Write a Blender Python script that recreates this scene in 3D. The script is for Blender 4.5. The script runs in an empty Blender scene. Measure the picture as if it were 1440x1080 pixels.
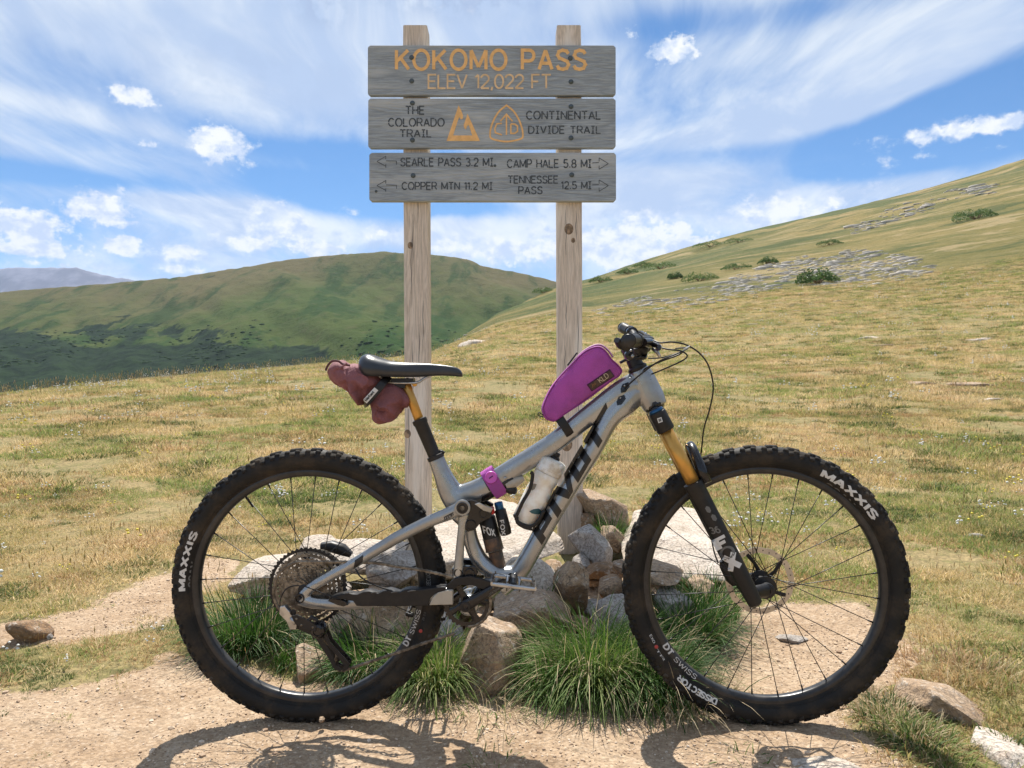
import bpy, bmesh, math, random
import numpy as np
from mathutils import Vector, Matrix, noise as mnoise
from mathutils.bvhtree import BVHTree
from mathutils.geometry import tessellate_polygon

# ------------------------------------------------------------------ camera
F = 1082.0            # focal length in pixels of the 1440 px wide photograph
CAMZ = 0.9
sc = bpy.context.scene
cam_d = bpy.data.cameras.new("camera")
cam = bpy.data.objects.new("camera", cam_d)
sc.collection.objects.link(cam)
cam.location = (0, 0, CAMZ)
cam.rotation_euler = (math.radians(90), 0, 0)
cam_d.sensor_width = 36
cam_d.lens = 36 * F / 1440
cam_d.clip_start = 0.05
cam_d.clip_end = 40000
sc.camera = cam

# ------------------------------------------------------------------ light
SUN_DIR = Vector((0.05, -0.60, -1.0)).normalized()      # the way the light travels
SUN_EL = math.asin(-SUN_DIR.z)
SUN_AZ = math.atan2(-SUN_DIR.x, -SUN_DIR.y)             # clockwise from +Y
sun_d = bpy.data.lights.new("sun", 'SUN')
sun_d.energy = 4.8
sun_d.angle = math.radians(0.53)
sun_d.color = (1.0, 0.95, 0.87)
sun = bpy.data.objects.new("sun", sun_d)
sun.rotation_euler = SUN_DIR.to_track_quat('-Z', 'Y').to_euler()
sun.location = (0, 0, 30)
sc.collection.objects.link(sun)

sc.view_settings.view_transform = 'Standard'
sc.view_settings.look = 'None'
sc.view_settings.exposure = 0.80
sc.view_settings.gamma = 1.0
sc.view_settings.use_curve_mapping = False
sc.cycles.max_bounces = 6
sc.cycles.transparent_max_bounces = 6
sc.cycles.use_denoising = True

# ------------------------------------------------------------------ node helpers
class NT:
    """tiny expression helper for node trees"""
    def __init__(s, tree): s.t = tree; s.n = tree.nodes; s.l = tree.links
    def new(s, kind, **kw):
        nd = s.n.new(kind)
        for k, v in kw.items(): setattr(nd, k, v)
        return nd
    def set(s, sock, v):
        if hasattr(v, 'is_linked') or isinstance(v, bpy.types.NodeSocket): s.l.new(v, sock)
        else: sock.default_value = v
    def math(s, op, a, b=None, c=None, clamp=False):
        nd = s.new('ShaderNodeMath', operation=op); nd.use_clamp = clamp
        s.set(nd.inputs[0], a)
        if b is not None: s.set(nd.inputs[1], b)
        if c is not None: s.set(nd.inputs[2], c)
        return nd.outputs[0]
    def sstep(s, v, a, b, o0=0.0, o1=1.0):
        nd = s.new('ShaderNodeMapRange'); nd.interpolation_type = 'SMOOTHSTEP'
        s.set(nd.inputs[0], v)
        for i, x in enumerate((a, b, o0, o1)): s.set(nd.inputs[i + 1], x)
        return nd.outputs[0]
    def noise(s, vec, scale, detail=4, rough=.55, dist=0.0, out=0, dim='3D'):
        nd = s.new('ShaderNodeTexNoise'); nd.noise_dimensions = dim
        if vec is not None: s.l.new(vec, nd.inputs['Vector'])
        nd.inputs['Scale'].default_value = scale; nd.inputs['Detail'].default_value = detail
        nd.inputs['Roughness'].default_value = rough; nd.inputs['Distortion'].default_value = dist
        return nd.outputs[out]
    def voro(s, vec, scale, feature='F1', out=0, rnd=1.0):
        nd = s.new('ShaderNodeTexVoronoi'); nd.feature = feature
        if vec is not None: s.l.new(vec, nd.inputs['Vector'])
        nd.inputs['Scale'].default_value = scale; nd.inputs['Randomness'].default_value = rnd
        return nd.outputs[out]
    def mapping(s, vec, scale=(1, 1, 1), rot=(0, 0, 0), loc=(0, 0, 0)):
        nd = s.new('ShaderNodeMapping'); s.l.new(vec, nd.inputs[0])
        nd.inputs['Scale'].default_value = scale; nd.inputs['Rotation'].default_value = rot; nd.inputs['Location'].default_value = loc
        return nd.outputs[0]
    def mix(s, f, a, b, mode='MIX'):
        nd = s.new('ShaderNodeMix'); nd.data_type = 'RGBA'; nd.blend_type = mode
        s.set(nd.inputs[0], f)
        for i, x in ((6, a), (7, b)):
            if isinstance(x, tuple): x = (x + (1,))[:4]
            s.set(nd.inputs[i], x)
        return nd.outputs[2]
    def ramp(s, f, stops):
        nd = s.new('ShaderNodeValToRGB'); s.l.new(f, nd.inputs[0])
        e = nd.color_ramp.elements
        while len(e) < len(stops): e.new(0.5)
        for i, (p, c) in enumerate(stops): e[i].position = p; e[i].color = (tuple(c) + (1,))[:4]
        return nd.outputs[0]

# ------------------------------------------------------------------ sky
world = bpy.data.worlds.new("World"); sc.world = world
world.use_nodes = True
wt = NT(world.node_tree); wt.n.clear()
sky = wt.new('ShaderNodeTexSky', sky_type='NISHITA')
sky.sun_disc = False; sky.sun_elevation = SUN_EL; sky.sun_rotation = SUN_AZ
sky.altitude = 3600; sky.air_density = 1.0; sky.dust_density = 0.6; sky.ozone_density = 2.0
tc = wt.new('ShaderNodeTexCoord')
dvec = tc.outputs['Generated']
sep = wt.new('ShaderNodeSeparateXYZ'); wt.l.new(dvec, sep.inputs[0])
dx, dy_, dz = sep.outputs
zc = wt.math('MAXIMUM', dz, 0.0)
den = wt.math('ADD', zc, 0.11)
comb = wt.new('ShaderNodeCombineXYZ')
wt.l.new(wt.math('DIVIDE', dx, den), comb.inputs[0]); wt.l.new(wt.math('DIVIDE', dy_, den), comb.inputs[1])
plane = comb.outputs[0]
az = wt.math('ARCTAN2', dx, dy_); el = wt.math('ARCSINE', dz)
ang = wt.new('ShaderNodeCombineXYZ'); wt.l.new(az, ang.inputs[0]); wt.l.new(el, ang.inputs[1])
angv = ang.outputs[0]
def px2ang(u, v):
    d = Vector(((u - 720) / F, 1, (540 - v) / F)).normalized()
    return math.atan2(d.x, d.y), math.asin(d.z)
# high cirrus sheets that run away from the camera
warp = wt.noise(plane, 0.55, 3, .5, out=1)
wmix = wt.new('ShaderNodeVectorMath', operation='MULTIPLY_ADD')
wt.l.new(warp, wmix.inputs[0]); wmix.inputs[1].default_value = (.9, .9, 0); wt.l.new(plane, wmix.inputs[2])
c1 = wt.noise(wt.mapping(wmix.outputs[0], (0.85, 0.30, 1), (0, 0, 0.10), (3.1, 0.4, 0)), 1.0, 7, .60, .35)
c2 = wt.noise(wt.mapping(wmix.outputs[0], (2.6, 0.75, 1), (0, 0, -0.18), (1.0, 2.2, 0)), 1.0, 6, .62, .2)
c3 = wt.noise(wt.mapping(wmix.outputs[0], (7.5, 1.9, 1), (0, 0, -0.3), (4.0, 7.2, 0)), 1.0, 5, .65, .5)
cir = wt.math('ADD', wt.math('ADD', wt.math('MULTIPLY', c1, .62), wt.math('MULTIPLY', c2, .32)), wt.math('MULTIPLY', c3, .14))
def gauss(u, v, wu, wv, amp, rot=0.0):
    a, e = px2ang(u, v)
    p = wt.math('SUBTRACT', az, a); q = wt.math('SUBTRACT', el, e)
    if rot:
        c, s_ = math.cos(rot), math.sin(rot)
        p2 = wt.math('ADD', wt.math('MULTIPLY', p, c), wt.math('MULTIPLY', q, s_))
        q = wt.math('SUBTRACT', wt.math('MULTIPLY', q, c), wt.math('MULTIPLY', p, s_)); p = p2
    p = wt.math('DIVIDE', p, wu / F); q = wt.math('DIVIDE', q, wv / F)
    r2 = wt.math('ADD', wt.math('MULTIPLY', p, p), wt.math('MULTIPLY', q, q))
    return wt.math('MULTIPLY', wt.math('EXPONENT', wt.math('MULTIPLY', r2, -1.0)), amp)
for args in [(120, 40, 420, 90, .10), (400, 60, 260, 80, .16), (560, 20, 160, 60, .12), (150, 150, 200, 40, -.02), (150, 170, 220, 14, .14, -.12),
             (430, 215, 240, 22, -.16, 0), (480, 270, 190, 20, -.32, -.06), (60, 245, 200, 13, -.22, 0), (90, 210, 300, 18, .06, -.04),
             (330, 300, 230, 20, .16, -.12), (620, 290, 140, 14, -.14), (640, 330, 140, 30, .16), (930, 60, 90, 90, -.05),
             (1080, 175, 260, 26, .22, .22), (1230, 110, 260, 45, .18, .30), (1330, 205, 220, 22, -.36, .10), (1390, 135, 150, 24, -.34, .2),
             (1000, 215, 240, 18, -.20, .03), (950, 290, 160, 34, .14, -.1), (1150, 260, 200, 24, .20, -.10), (1080, 20, 330, 22, -.10), (900, 240, 60, 90, -.03),
             (60, 90, 90, 40, -.10)]:
    cir = wt.math('ADD', cir, gauss(*args))
cirm = wt.sstep(wt.math('ADD', cir, wt.sstep(dz, .18, .45, 0.0, .05)), .42, .68)
cirm = wt.math('MULTIPLY', cirm, wt.sstep(dz, 0.0, 0.06, .55, 1.0))
cirm = wt.math('MULTIPLY', cirm, .93)
# cumulus puffs low over the hills
nz1 = wt.noise(angv, 26, 7, .62)
nz2 = wt.noise(wt.mapping(angv, (1, 1.5, 1), (0, 0, 0), (5, 5, 0)), 62, 5, .6)
nzp = wt.math('ADD', wt.math('MULTIPLY', wt.math('SUBTRACT', nz1, .5), 3.4), wt.math('MULTIPLY', wt.math('SUBTRACT', nz2, .5), 1.5))
puff = None; under = None
for (u, v, wu, wv, amp) in [(30, 322, 62, 26, 1.2), (50, 348, 70, 13, 1.1), (142, 293, 50, 21, 1.2), (190, 350, 36, 13, 1.1), (256, 353, 40, 11, 1.1),
                       (400, 322, 42, 34, 1.1), (430, 345, 75, 18, 1.0), (330, 340, 50, 12, .9), (303, 203, 40, 24, 1.15), (186, 134, 34, 16, .9),
                       (225, 205, 40, 8, .6), (952, 72, 32, 16, 1.2), (1010, 60, 26, 9, .7), (888, 40, 12, 14, .7), (880, 345, 95, 34, 1.35), (700, 352, 130, 22, 1.1),
                       (1085, 302, 55, 28, 1.1), (960, 340, 60, 24, 1.0), (1370, 181, 110, 11, 1.0), (1370, 212, 130, 9, .5), (620, 345, 60, 24, 1.0), (1200, 290, 120, 24, .8), (90, 372, 120, 8, .7), (240, 378, 140, 7, .6), (300, 335, 30, 14, .9), (520, 330, 60, 12, .8), (770, 340, 40, 26, 1.0), (480, 300, 30, 8, .6), (1040, 300, 40, 20, .9), (250, 130, 18, 7, .5), (930, 90, 20, 8, .7),
                       (650, 8, 90, 14, .5)]:
    g = gauss(u, v, wu * 1.25, wv * 1.25, amp)
    puff = g if puff is None else wt.math('MAXIMUM', puff, g)
pm = wt.sstep(wt.math('ADD', puff, wt.math('MULTIPLY', nzp, .70)), .42, .98)
pm = wt.math('MULTIPLY', pm, wt.sstep(puff, .10, .32))
cm = wt.math('MAXIMUM', cirm, pm)
# scattered low cumulus bank all the way round the horizon
ring = wt.noise(wt.mapping(angv, (1.6, 6.5, 1), (0, 0, 0), (9, 2, 0)), 3.0, 7, .6)
ring = wt.math('MULTIPLY', wt.sstep(ring, .55, .70), wt.sstep(el, .30, .05))
ring = wt.math('MULTIPLY', ring, .8)
cm = wt.math('MAXIMUM', cm, ring)
pshade = wt.noise(wt.mapping(angv, (1, 1.4, 1), (0, 0, 0), (0, .012, 0)), 34, 5, .6)
ccol = wt.mix(wt.sstep(pshade, .36, .58), (3.9, 4.7, 6.1), (6.9, 6.95, 6.8))
cirshade = wt.noise(wt.mapping(wmix.outputs[0], (1.9, .8, 1), (0, 0, .2), (2, 9, 0)), 1.0, 6, .62, .4)
cicol = wt.mix(wt.sstep(cirshade, .40, .62), (3.3, 4.15, 5.6), (6.3, 6.6, 6.6))
dk = wt.math('MAXIMUM', gauss(455, 12, 34, 20, .9), wt.math('MAXIMUM', gauss(640, 4, 110, 16, .8), gauss(250, 90, 300, 40, .25)))
ccol = wt.mix(pm, cicol, ccol)
ccol = wt.mix(wt.math('MULTIPLY', dk, wt.sstep(nz1, .42, .56)), ccol, (2.6, 3.3, 4.7))
hs = wt.new('ShaderNodeHueSaturation'); hs.inputs['Saturation'].default_value = 1.34; hs.inputs['Value'].default_value = 0.92
wt.l.new(sky.outputs[0], hs.inputs['Color'])
skyb = wt.mix(1.0, hs.outputs[0], (.86, 1.05, 1.0), 'MULTIPLY')
skyb = wt.mix(wt.sstep(dz, .14, .0, 0, .35), skyb, (4.6, 5.6, 6.9))
skyc = wt.mix(cm, skyb, ccol)
bg = wt.new('ShaderNodeBackground'); wt.l.new(skyc, bg.inputs[0]); bg.inputs[1].default_value = 0.085
wo = wt.new('ShaderNodeOutputWorld'); wt.l.new(bg.outputs[0], wo.inputs[0])
world.cycles.sampling_method = 'MANUAL'; world.cycles.sample_map_resolution = 512

# ------------------------------------------------------------------ object helpers
C = sc.collection
rnd = random.Random(7)
def W(u, v, Y): return Vector(((u - 720) / F * Y, Y, CAMZ - (v - 540) / F * Y))
def mesh_of(name, verts, faces, mat=None, smooth=True, origin=None):
    me = bpy.data.meshes.new(name)
    if origin is not None: verts = [(v[0] - origin[0], v[1] - origin[1], v[2] - origin[2]) for v in verts]
    me.from_pydata([tuple(v) for v in verts], [], faces)
    if mat: me.materials.append(mat)
    if smooth: me.shade_smooth()
    me.update()
    return me
def world_loc(o):
    l = Vector(o.location)
    while o.parent: o = o.parent; l = l + Vector(o.location)
    return l
def obj(name, verts, faces, mat, parent=None, smooth=True, label=None, loc=None, sharp=None):
    """mesh given in world coordinates; hung under parent or placed at loc"""
    po = world_loc(parent) if parent else Vector((0, 0, 0))
    base = Vector(loc) if loc is not None else po
    me = mesh_of(name, verts, faces, mat, smooth, base)
    if sharp is not None: me.set_sharp_from_angle(angle=math.radians(sharp))
    o = bpy.data.objects.new(name, me); C.objects.link(o)
    o.location = base - po
    if parent: o.parent = parent
    if label: o['label'] = label
    return o
def empty(name, loc, label, cat, group=None):
    o = bpy.data.objects.new(name, None); C.objects.link(o); o.location = loc; o.empty_display_size = .1
    o['label'] = label; o['category'] = cat
    if group: o['group'] = group
    return o
def tag(o, label, cat, group=None):
    o['label'] = label; o['category'] = cat
    if group: o['group'] = group
    return o
def struct(o): o['kind'] = 'structure'; return o
def stuff(o, label=None, cat=None):
    o['kind'] = 'stuff'
    if label: o['label'] = label
    if cat: o['category'] = cat
    return o
class MB:
    def __init__(s): s.v = []; s.f = []
    def add(s, v, f):
        b = len(s.v); s.v += [tuple(p) for p in v]; s.f += [tuple(i + b for i in q) for q in f]; return s
    def box(s, c, h, R=None):
        c = Vector(c); vs = []
        for x in (-1, 1):
            for y in (-1, 1):
                for z in (-1, 1):
                    p = Vector((x * h[0], y * h[1], z * h[2]))
                    if R: p = R @ p
                    vs.append(c + p)
        return s.add(vs, [(0, 1, 3, 2), (4, 6, 7, 5), (0, 4, 5, 1), (2, 3, 7, 6), (0, 2, 6, 4), (1, 5, 7, 3)])
    def loft(s, pts, ra, rb, n=12, lat=Vector((0, 1, 0)), p=1.0, cap=True, closed=False):
        """pts: centres; ra: half size in the frame's own plane, rb: half size along lat"""
        m = len(pts); base = len(s.v)
        pts = [Vector(q) for q in pts]
        if not hasattr(ra, '__len__'): ra = [ra] * m
        if not hasattr(rb, '__len__'): rb = [rb] * m
        for i in range(m):
            if closed: t = pts[(i + 1) % m] - pts[i - 1]
            else: t = pts[min(i + 1, m - 1)] - pts[max(i - 1, 0)]
            t.normalize()
            l = lat - t * lat.dot(t)
            if l.length < 1e-4: l = Vector((1, 0, 0)) - t * t.x
            l.normalize(); nn = t.cross(l)
            for k in range(n):
                a = 2 * math.pi * k / n; ca, sa = math.cos(a), math.sin(a)
                if p != 1.0:
                    ca = math.copysign(abs(ca) ** p, ca); sa = math.copysign(abs(sa) ** p, sa)
                s.v.append(tuple(pts[i] + nn * ra[i] * ca + l * rb[i] * sa))
        for i in range(m if closed else m - 1):
            j = (i + 1) % m
            for k in range(n):
                k2 = (k + 1) % n
                s.f.append((base + i * n + k, base + i * n + k2, base + j * n + k2, base + j * n + k))
        if cap and not closed:
            s.f.append(tuple(base + k for k in reversed(range(n))))
            s.f.append(tuple(base + (m - 1) * n + k for k in range(n)))
        return s
    def lathe(s, o, ax, prof, n=24, closed=False, ref=None):
        """prof: (distance along axis, radius)"""
        o = Vector(o); ax = Vector(ax).normalized()
        r = Vector(ref) if ref else (Vector((0, 0, 1)) if abs(ax.z) < .9 else Vector((1, 0, 0)))
        e1 = (r - ax * r.dot(ax)).normalized(); e2 = ax.cross(e1)
        base = len(s.v); m = len(prof)
        for (d, r_) in prof:
            for k in range(n):
                a = 2 * math.pi * k / n
                s.v.append(tuple(o + ax * d + (e1 * math.cos(a) + e2 * math.sin(a)) * r_))
        for i in range(m if closed else m - 1):
            j = (i + 1) % m
            for k in range(n):
                k2 = (k + 1) % n
                s.f.append((base + i * n + k, base + i * n + k2, base + j * n + k2, base + j * n + k))
        if not closed:
            s.f.append(tuple(base + k for k in reversed(range(n))))
            s.f.append(tuple(base + (m - 1) * n + k for k in range(n)))
        return s
    def cyl(s, a, b, r, r2=None, n=20, bev=.0015):
        a = Vector(a); b = Vector(b); L = (b - a).length; r2 = r if r2 is None else r2
        bev = min(bev, r * .4, L * .3)
        return s.lathe(a, b - a, [(0, max(r - bev, 1e-4)), (bev, r), (L - bev, r2), (L, max(r2 - bev, 1e-4))], n)
    def prism(s, poly, y0, y1, bev=.0):
        """poly in (x,z) world coordinates extruded along y, rounded by an inset rim"""
        n = len(poly); P = [Vector((p[0], p[1])) for p in poly]
        ar = sum(P[i].x * P[(i + 1) % n].y - P[(i + 1) % n].x * P[i].y for i in range(n))
        if ar < 0: P.reverse()
        def inset(d):
            out = []
            for i in range(n):
                a, b, c = P[i - 1], P[i], P[(i + 1) % n]
                n1 = Vector((-(b - a).y, (b - a).x)).normalized(); n2 = Vector((-(c - b).y, (c - b).x)).normalized()
                m = (n1 + n2); m = m / max(m.length_squared, .3) * 2 * .5 * 2 if m.length > 1e-6 else n1
                out.append(b + m * d * .5 * 1.0)
            return out
        prof = [(y0, bev), (y0 + bev * .3, bev * .3), (y0 + bev, 0), (y1 - bev, 0), (y1 - bev * .3, bev * .3), (y1, bev)] if bev else [(y0, 0), (y1, 0)]
        base = len(s.v)
        for (y, d) in prof:
            for q in (inset(d) if d else P): s.v.append((q.x, y, q.y))
        for i in range(len(prof) - 1):
            for k in range(n):
                k2 = (k + 1) % n
                s.f.append((base + i * n + k, base + i * n + k2, base + (i + 1) * n + k2, base + (i + 1) * n + k))
        tri = tessellate_polygon([[Vector((q.x, q.y, 0)) for q in P]])
        e = base + (len(prof) - 1) * n
        for t in tri:
            s.f.append((base + t[0], base + t[1], base + t[2])); s.f.append((e + t[2], e + t[1], e + t[0]))
        return s
    def obj(s, name, mat, parent=None, **kw): return obj(name, s.v, s.f, mat, parent, **kw)
def smooth_path(pts, k=6):
    """Catmull-Rom through tuples of any length"""
    P = [np.array(p, float) for p in pts]; P = [2 * P[0] - P[1]] + P + [2 * P[-1] - P[-2]]
    out = []
    for i in range(1, len(P) - 2):
        for j in range(k):
            t = j / k
            out.append(.5 * ((2 * P[i]) + (-P[i - 1] + P[i + 1]) * t + (2 * P[i - 1] - 5 * P[i] + 4 * P[i + 1] - P[i + 2]) * t * t + (-P[i - 1] + 3 * P[i] - 3 * P[i + 1] + P[i + 2]) * t ** 3))
    out.append(P[-2]); return out

# ------------------------------------------------------------------ materials
def pbr(name, col, rough=.5, metal=0.0, bump=0.0, bscale=60, grid=0.0, var=0.0, vscale=8, col2=None, coat=0.0, spec=.5, dust=0.0, dustcol=(.20, .14, .09)):
    m = bpy.data.materials.new(name); m.use_nodes = True
    t = NT(m.node_tree); b = t.n['Principled BSDF']
    co = t.new('ShaderNodeTexCoord').outputs['Object']
    c = (tuple(col) + (1,))[:4]
    cs = None
    if var:
        nz = t.noise(co, vscale, 5, .6)
        c2 = col2 if col2 else tuple(x * (1 - var) for x in col)
        cs = t.mix(t.sstep(nz, .38, .62), tuple(col), tuple(c2))
    if dust:
        dn = t.math('MULTIPLY', t.sstep(t.noise(co, 14, 7, .7), .42, .68), dust)
        cs = t.mix(dn, cs if cs is not None else tuple(col), dustcol)
        rg = t.math('ADD', t.math('MULTIPLY', dn, .4), rough, clamp=True); t.l.new(rg, b.inputs['Roughness'])
    else: b.inputs['Roughness'].default_value = rough
    if cs is not None: t.l.new(cs, b.inputs['Base Color'])
    else: b.inputs['Base Color'].default_value = c
    b.inputs['Metallic'].default_value = metal
    b.inputs['Coat Weight'].default_value = coat; b.inputs['Coat Roughness'].default_value = .12
    b.inputs['Specular IOR Level'].default_value = spec
    if bump:
        bn = t.new('ShaderNodeBump'); bn.inputs['Strength'].default_value = bump; bn.inputs['Distance'].default_value = .002
        hh = t.noise(co, bscale, 4, .6)
        if grid:
            sx = t.new('ShaderNodeSeparateXYZ'); t.l.new(t.mapping(co, (1, 1, 1), (0, .5, 0)), sx.inputs[0])
            for q in (0, 2): hh = t.math('ADD', hh, t.math('MULTIPLY', t.sstep(t.math('ABSOLUTE', t.math('SUBTRACT', t.math('FRACT', t.math('MULTIPLY', sx.outputs[q], 1 / grid)), .5)), .16, .0), .22))
        t.l.new(hh, bn.inputs['Height']); t.l.new(bn.outputs[0], b.inputs['Normal'])
    return m
# ------------------------------------------------------------------ terrain
def _hash(ix, iy, s):
    h = (ix.astype(np.int64) * 374761393 + iy.astype(np.int64) * 668265263 + s * 974634777) & 0x7fffffff
    h = ((h ^ (h >> 13)) * 1274126177) & 0x7fffffff
    return ((h ^ (h >> 16)) & 0xffff) / 65535.0
def vnoise(x, y, s=0):
    ix = np.floor(x); iy = np.floor(y); fx = x - ix; fy = y - iy
    fx = fx * fx * (3 - 2 * fx); fy = fy * fy * (3 - 2 * fy)
    a = _hash(ix, iy, s); b = _hash(ix + 1, iy, s); c = _hash(ix, iy + 1, s); d = _hash(ix + 1, iy + 1, s)
    return (a * (1 - fx) + b * fx) * (1 - fy) + (c * (1 - fx) + d * fx) * fy
def fbm(x, y, s=0, o=4):
    r = 0; a = .5
    for i in range(o): r = r + a * vnoise(x * 2 ** i + 17.3 * i, y * 2 ** i - 9.1 * i, s + i); a *= .5
    return r / (1 - .5 ** o)
def sst(a, b, x): t = np.clip((x - a) / (b - a), 0, 1); return t * t * (3 - 2 * t)
CU = [-600, 0, 100, 200, 300, 400, 480, 560, 610, 640, 700, 780, 830, 900, 960, 1050, 1130, 1200, 1300, 1380, 1440, 1700, 2300]
CV = [592, 557, 546, 535, 525, 517, 510, 503, 495, 480, 442, 405, 392, 368, 350, 325, 307, 291, 266, 243, 224, 150, 90]
CD = [24, 24, 26, 30, 36, 42, 46, 52, 58, 75, 120, 190, 240, 290, 320, 360, 380, 400, 420, 430, 440, 440, 300]
def H(x, y):
    x = np.asarray(x, float); y = np.asarray(y, float)
    r = np.hypot(x, y)
    Y = np.maximum(np.maximum(y, .35 * r), .3)
    u = np.clip(720 + F * x / Y, -600, 2300)
    vc = np.interp(u, CU, CV); D = np.interp(u, CU, CD)
    mc = (540 - vc) / F
    S = sst(0, 1, np.log(np.maximum(Y, 4) / 4) / np.log(D / 4))
    h = S * (mc * Y + .9)
    over = np.maximum(Y - D, 0)
    h = h - .16 * over * sst(0, 1, over / (D * .35))
    near = -.018 + (np.clip(x, -2, 2) + .55) / 1.22 * .010
    h = h + near * (1 - sst(3, 8, Y))
    h = h + (fbm(x * .9, y * .9, 3) - .5) * .10 * sst(2.6, 6, Y)
    h = h + (fbm(x * .16, y * .16, 5) - .5) * .30 * sst(9, 20, Y) * (1 - .7 * sst(.6, 1.0, Y / D)) + (fbm(x * .13, y * .13, 6) - .5) * .6 * sst(50, 120, Y) + (fbm(x * .03, y * .03, 9) - .5) * 5 * sst(60, 240, Y) * (1 - sst(.75, 1.0, Y / D))
    h = h + (fbm(x * 7, y * 7, 11) - .5) * .030 * sst(1.9, 2.6, Y) + (fbm(x * 30, y * 30, 12, 3) - .5) * .011 + (fbm(x * 9, y * 9, 14, 3) - .5) * .018 * (1 - sst(1.9, 2.6, Y))
    return np.maximum(h, -120)
_HY = np.exp(np.linspace(math.log(1.5), math.log(500), 900))
def hit(u, v):
    z = CAMZ - (v - 540) / F * _HY; g = H((u - 720) / F * _HY, _HY) >= z
    i = int(np.argmax(g)) if g.any() else len(_HY) - 1
    Y = _HY[i]
    return Vector(((u - 720) / F * Y, Y, float(H(np.array((u - 720) / F * Y), np.array(Y)))))
def poly_mask(x, y, poly):
    inside = np.zeros(x.shape, bool); n = len(poly)
    for i in range(n):
        x1, y1 = poly[i]; x2, y2 = poly[(i + 1) % n]
        c = ((y1 > y) != (y2 > y)) & (x < (x2 - x1) * (y - y1) / (y2 - y1 + 1e-12) + x1)
        inside ^= c
    return inside
def gpt(u, v): Y = .9 * F / (v - 540); return ((u - 720) / F * Y, Y)
DIRT = [[gpt(-400, 945), gpt(0, 962), gpt(120, 950), gpt(220, 915), gpt(262, 905), gpt(300, 930), gpt(420, 950), gpt(560, 960), gpt(620, 900), gpt(760, 800), gpt(900, 800),
         gpt(1000, 870), gpt(1060, 838), gpt(1150, 850), gpt(1225, 852), gpt(1262, 885), gpt(1280, 910), gpt(1262, 935), gpt(1240, 960), gpt(1200, 1010), gpt(1230, 1040), gpt(1290, 1100), (1.2, 1.4), (3, 1.0), (3, -6), (-4, -6), (-4, 1.6)],
        [gpt(-300, 872), gpt(0, 900), gpt(100, 900), gpt(250, 862), gpt(300, 820), gpt(340, 790), gpt(300, 775), gpt(220, 800), gpt(150, 835), gpt(60, 862), gpt(-300, 850)]]
def dirt_at(x, y):
    """1 on bare dirt, 0 on grass, with ragged soft borders"""
    x = np.asarray(x, float); y = np.asarray(y, float)
    acc = np.zeros(x.shape)
    wob = .09
    for k, (ax, ay) in enumerate([(0, 0), (.05, .05), (-.05, .05), (.05, -.05), (-.05, -.05)]):
        px = x + ax + (fbm(x * 6, y * 6, 21) - .5) * wob * 2; py = y + ay + (fbm(x * 6, y * 6, 27) - .5) * wob * 2
        m = np.zeros(x.shape, bool)
        for P in DIRT: m |= poly_mask(px, py, P)
        acc += m
    return acc / 5
def terrain_colour(base_nodes):
    pass
# polar sheet, fine close to the trail and coarse far off
th = np.concatenate([np.linspace(-math.pi, -.75, 36, endpoint=False), np.linspace(-.75, .75, 430, endpoint=False), np.linspace(.75, math.pi, 36, endpoint=False)])
rr = np.concatenate([[.02, .3, .8, 1.3], np.exp(np.linspace(math.log(1.6), math.log(6), 230, endpoint=False)), np.exp(np.linspace(math.log(6), math.log(900), 250))])
TT, RR = np.meshgrid(th, rr)
X = RR * np.sin(TT); Y_ = RR * np.cos(TT); Z = H(X, Y_)
nr, nt = X.shape
vv = np.stack([X, Y_, Z], -1).reshape(-1, 3)
idx = np.arange(nr * nt).reshape(nr, nt)
a = idx[:-1, :]; b = np.roll(idx, -1, 1)[:-1, :]; c_ = np.roll(idx, -1, 1)[1:, :]; d = idx[1:, :]
quads = np.stack([a, b, c_, d], -1).reshape(-1, 4)
def fast_mesh(name, vv, quads, mat):
    me = bpy.data.meshes.new(name)
    me.vertices.add(len(vv)); me.vertices.foreach_set('co', vv.astype(np.float32).ravel())
    k = quads.shape[1]
    me.loops.add(len(quads) * k); me.loops.foreach_set('vertex_index', quads.astype(np.int32).ravel())
    me.polygons.add(len(quads)); me.polygons.foreach_set('loop_start', np.arange(len(quads), dtype=np.int32) * k)
    me.materials.append(mat); me.update(calc_edges=True); me.validate(); me.shade_smooth()
    return me
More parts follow.
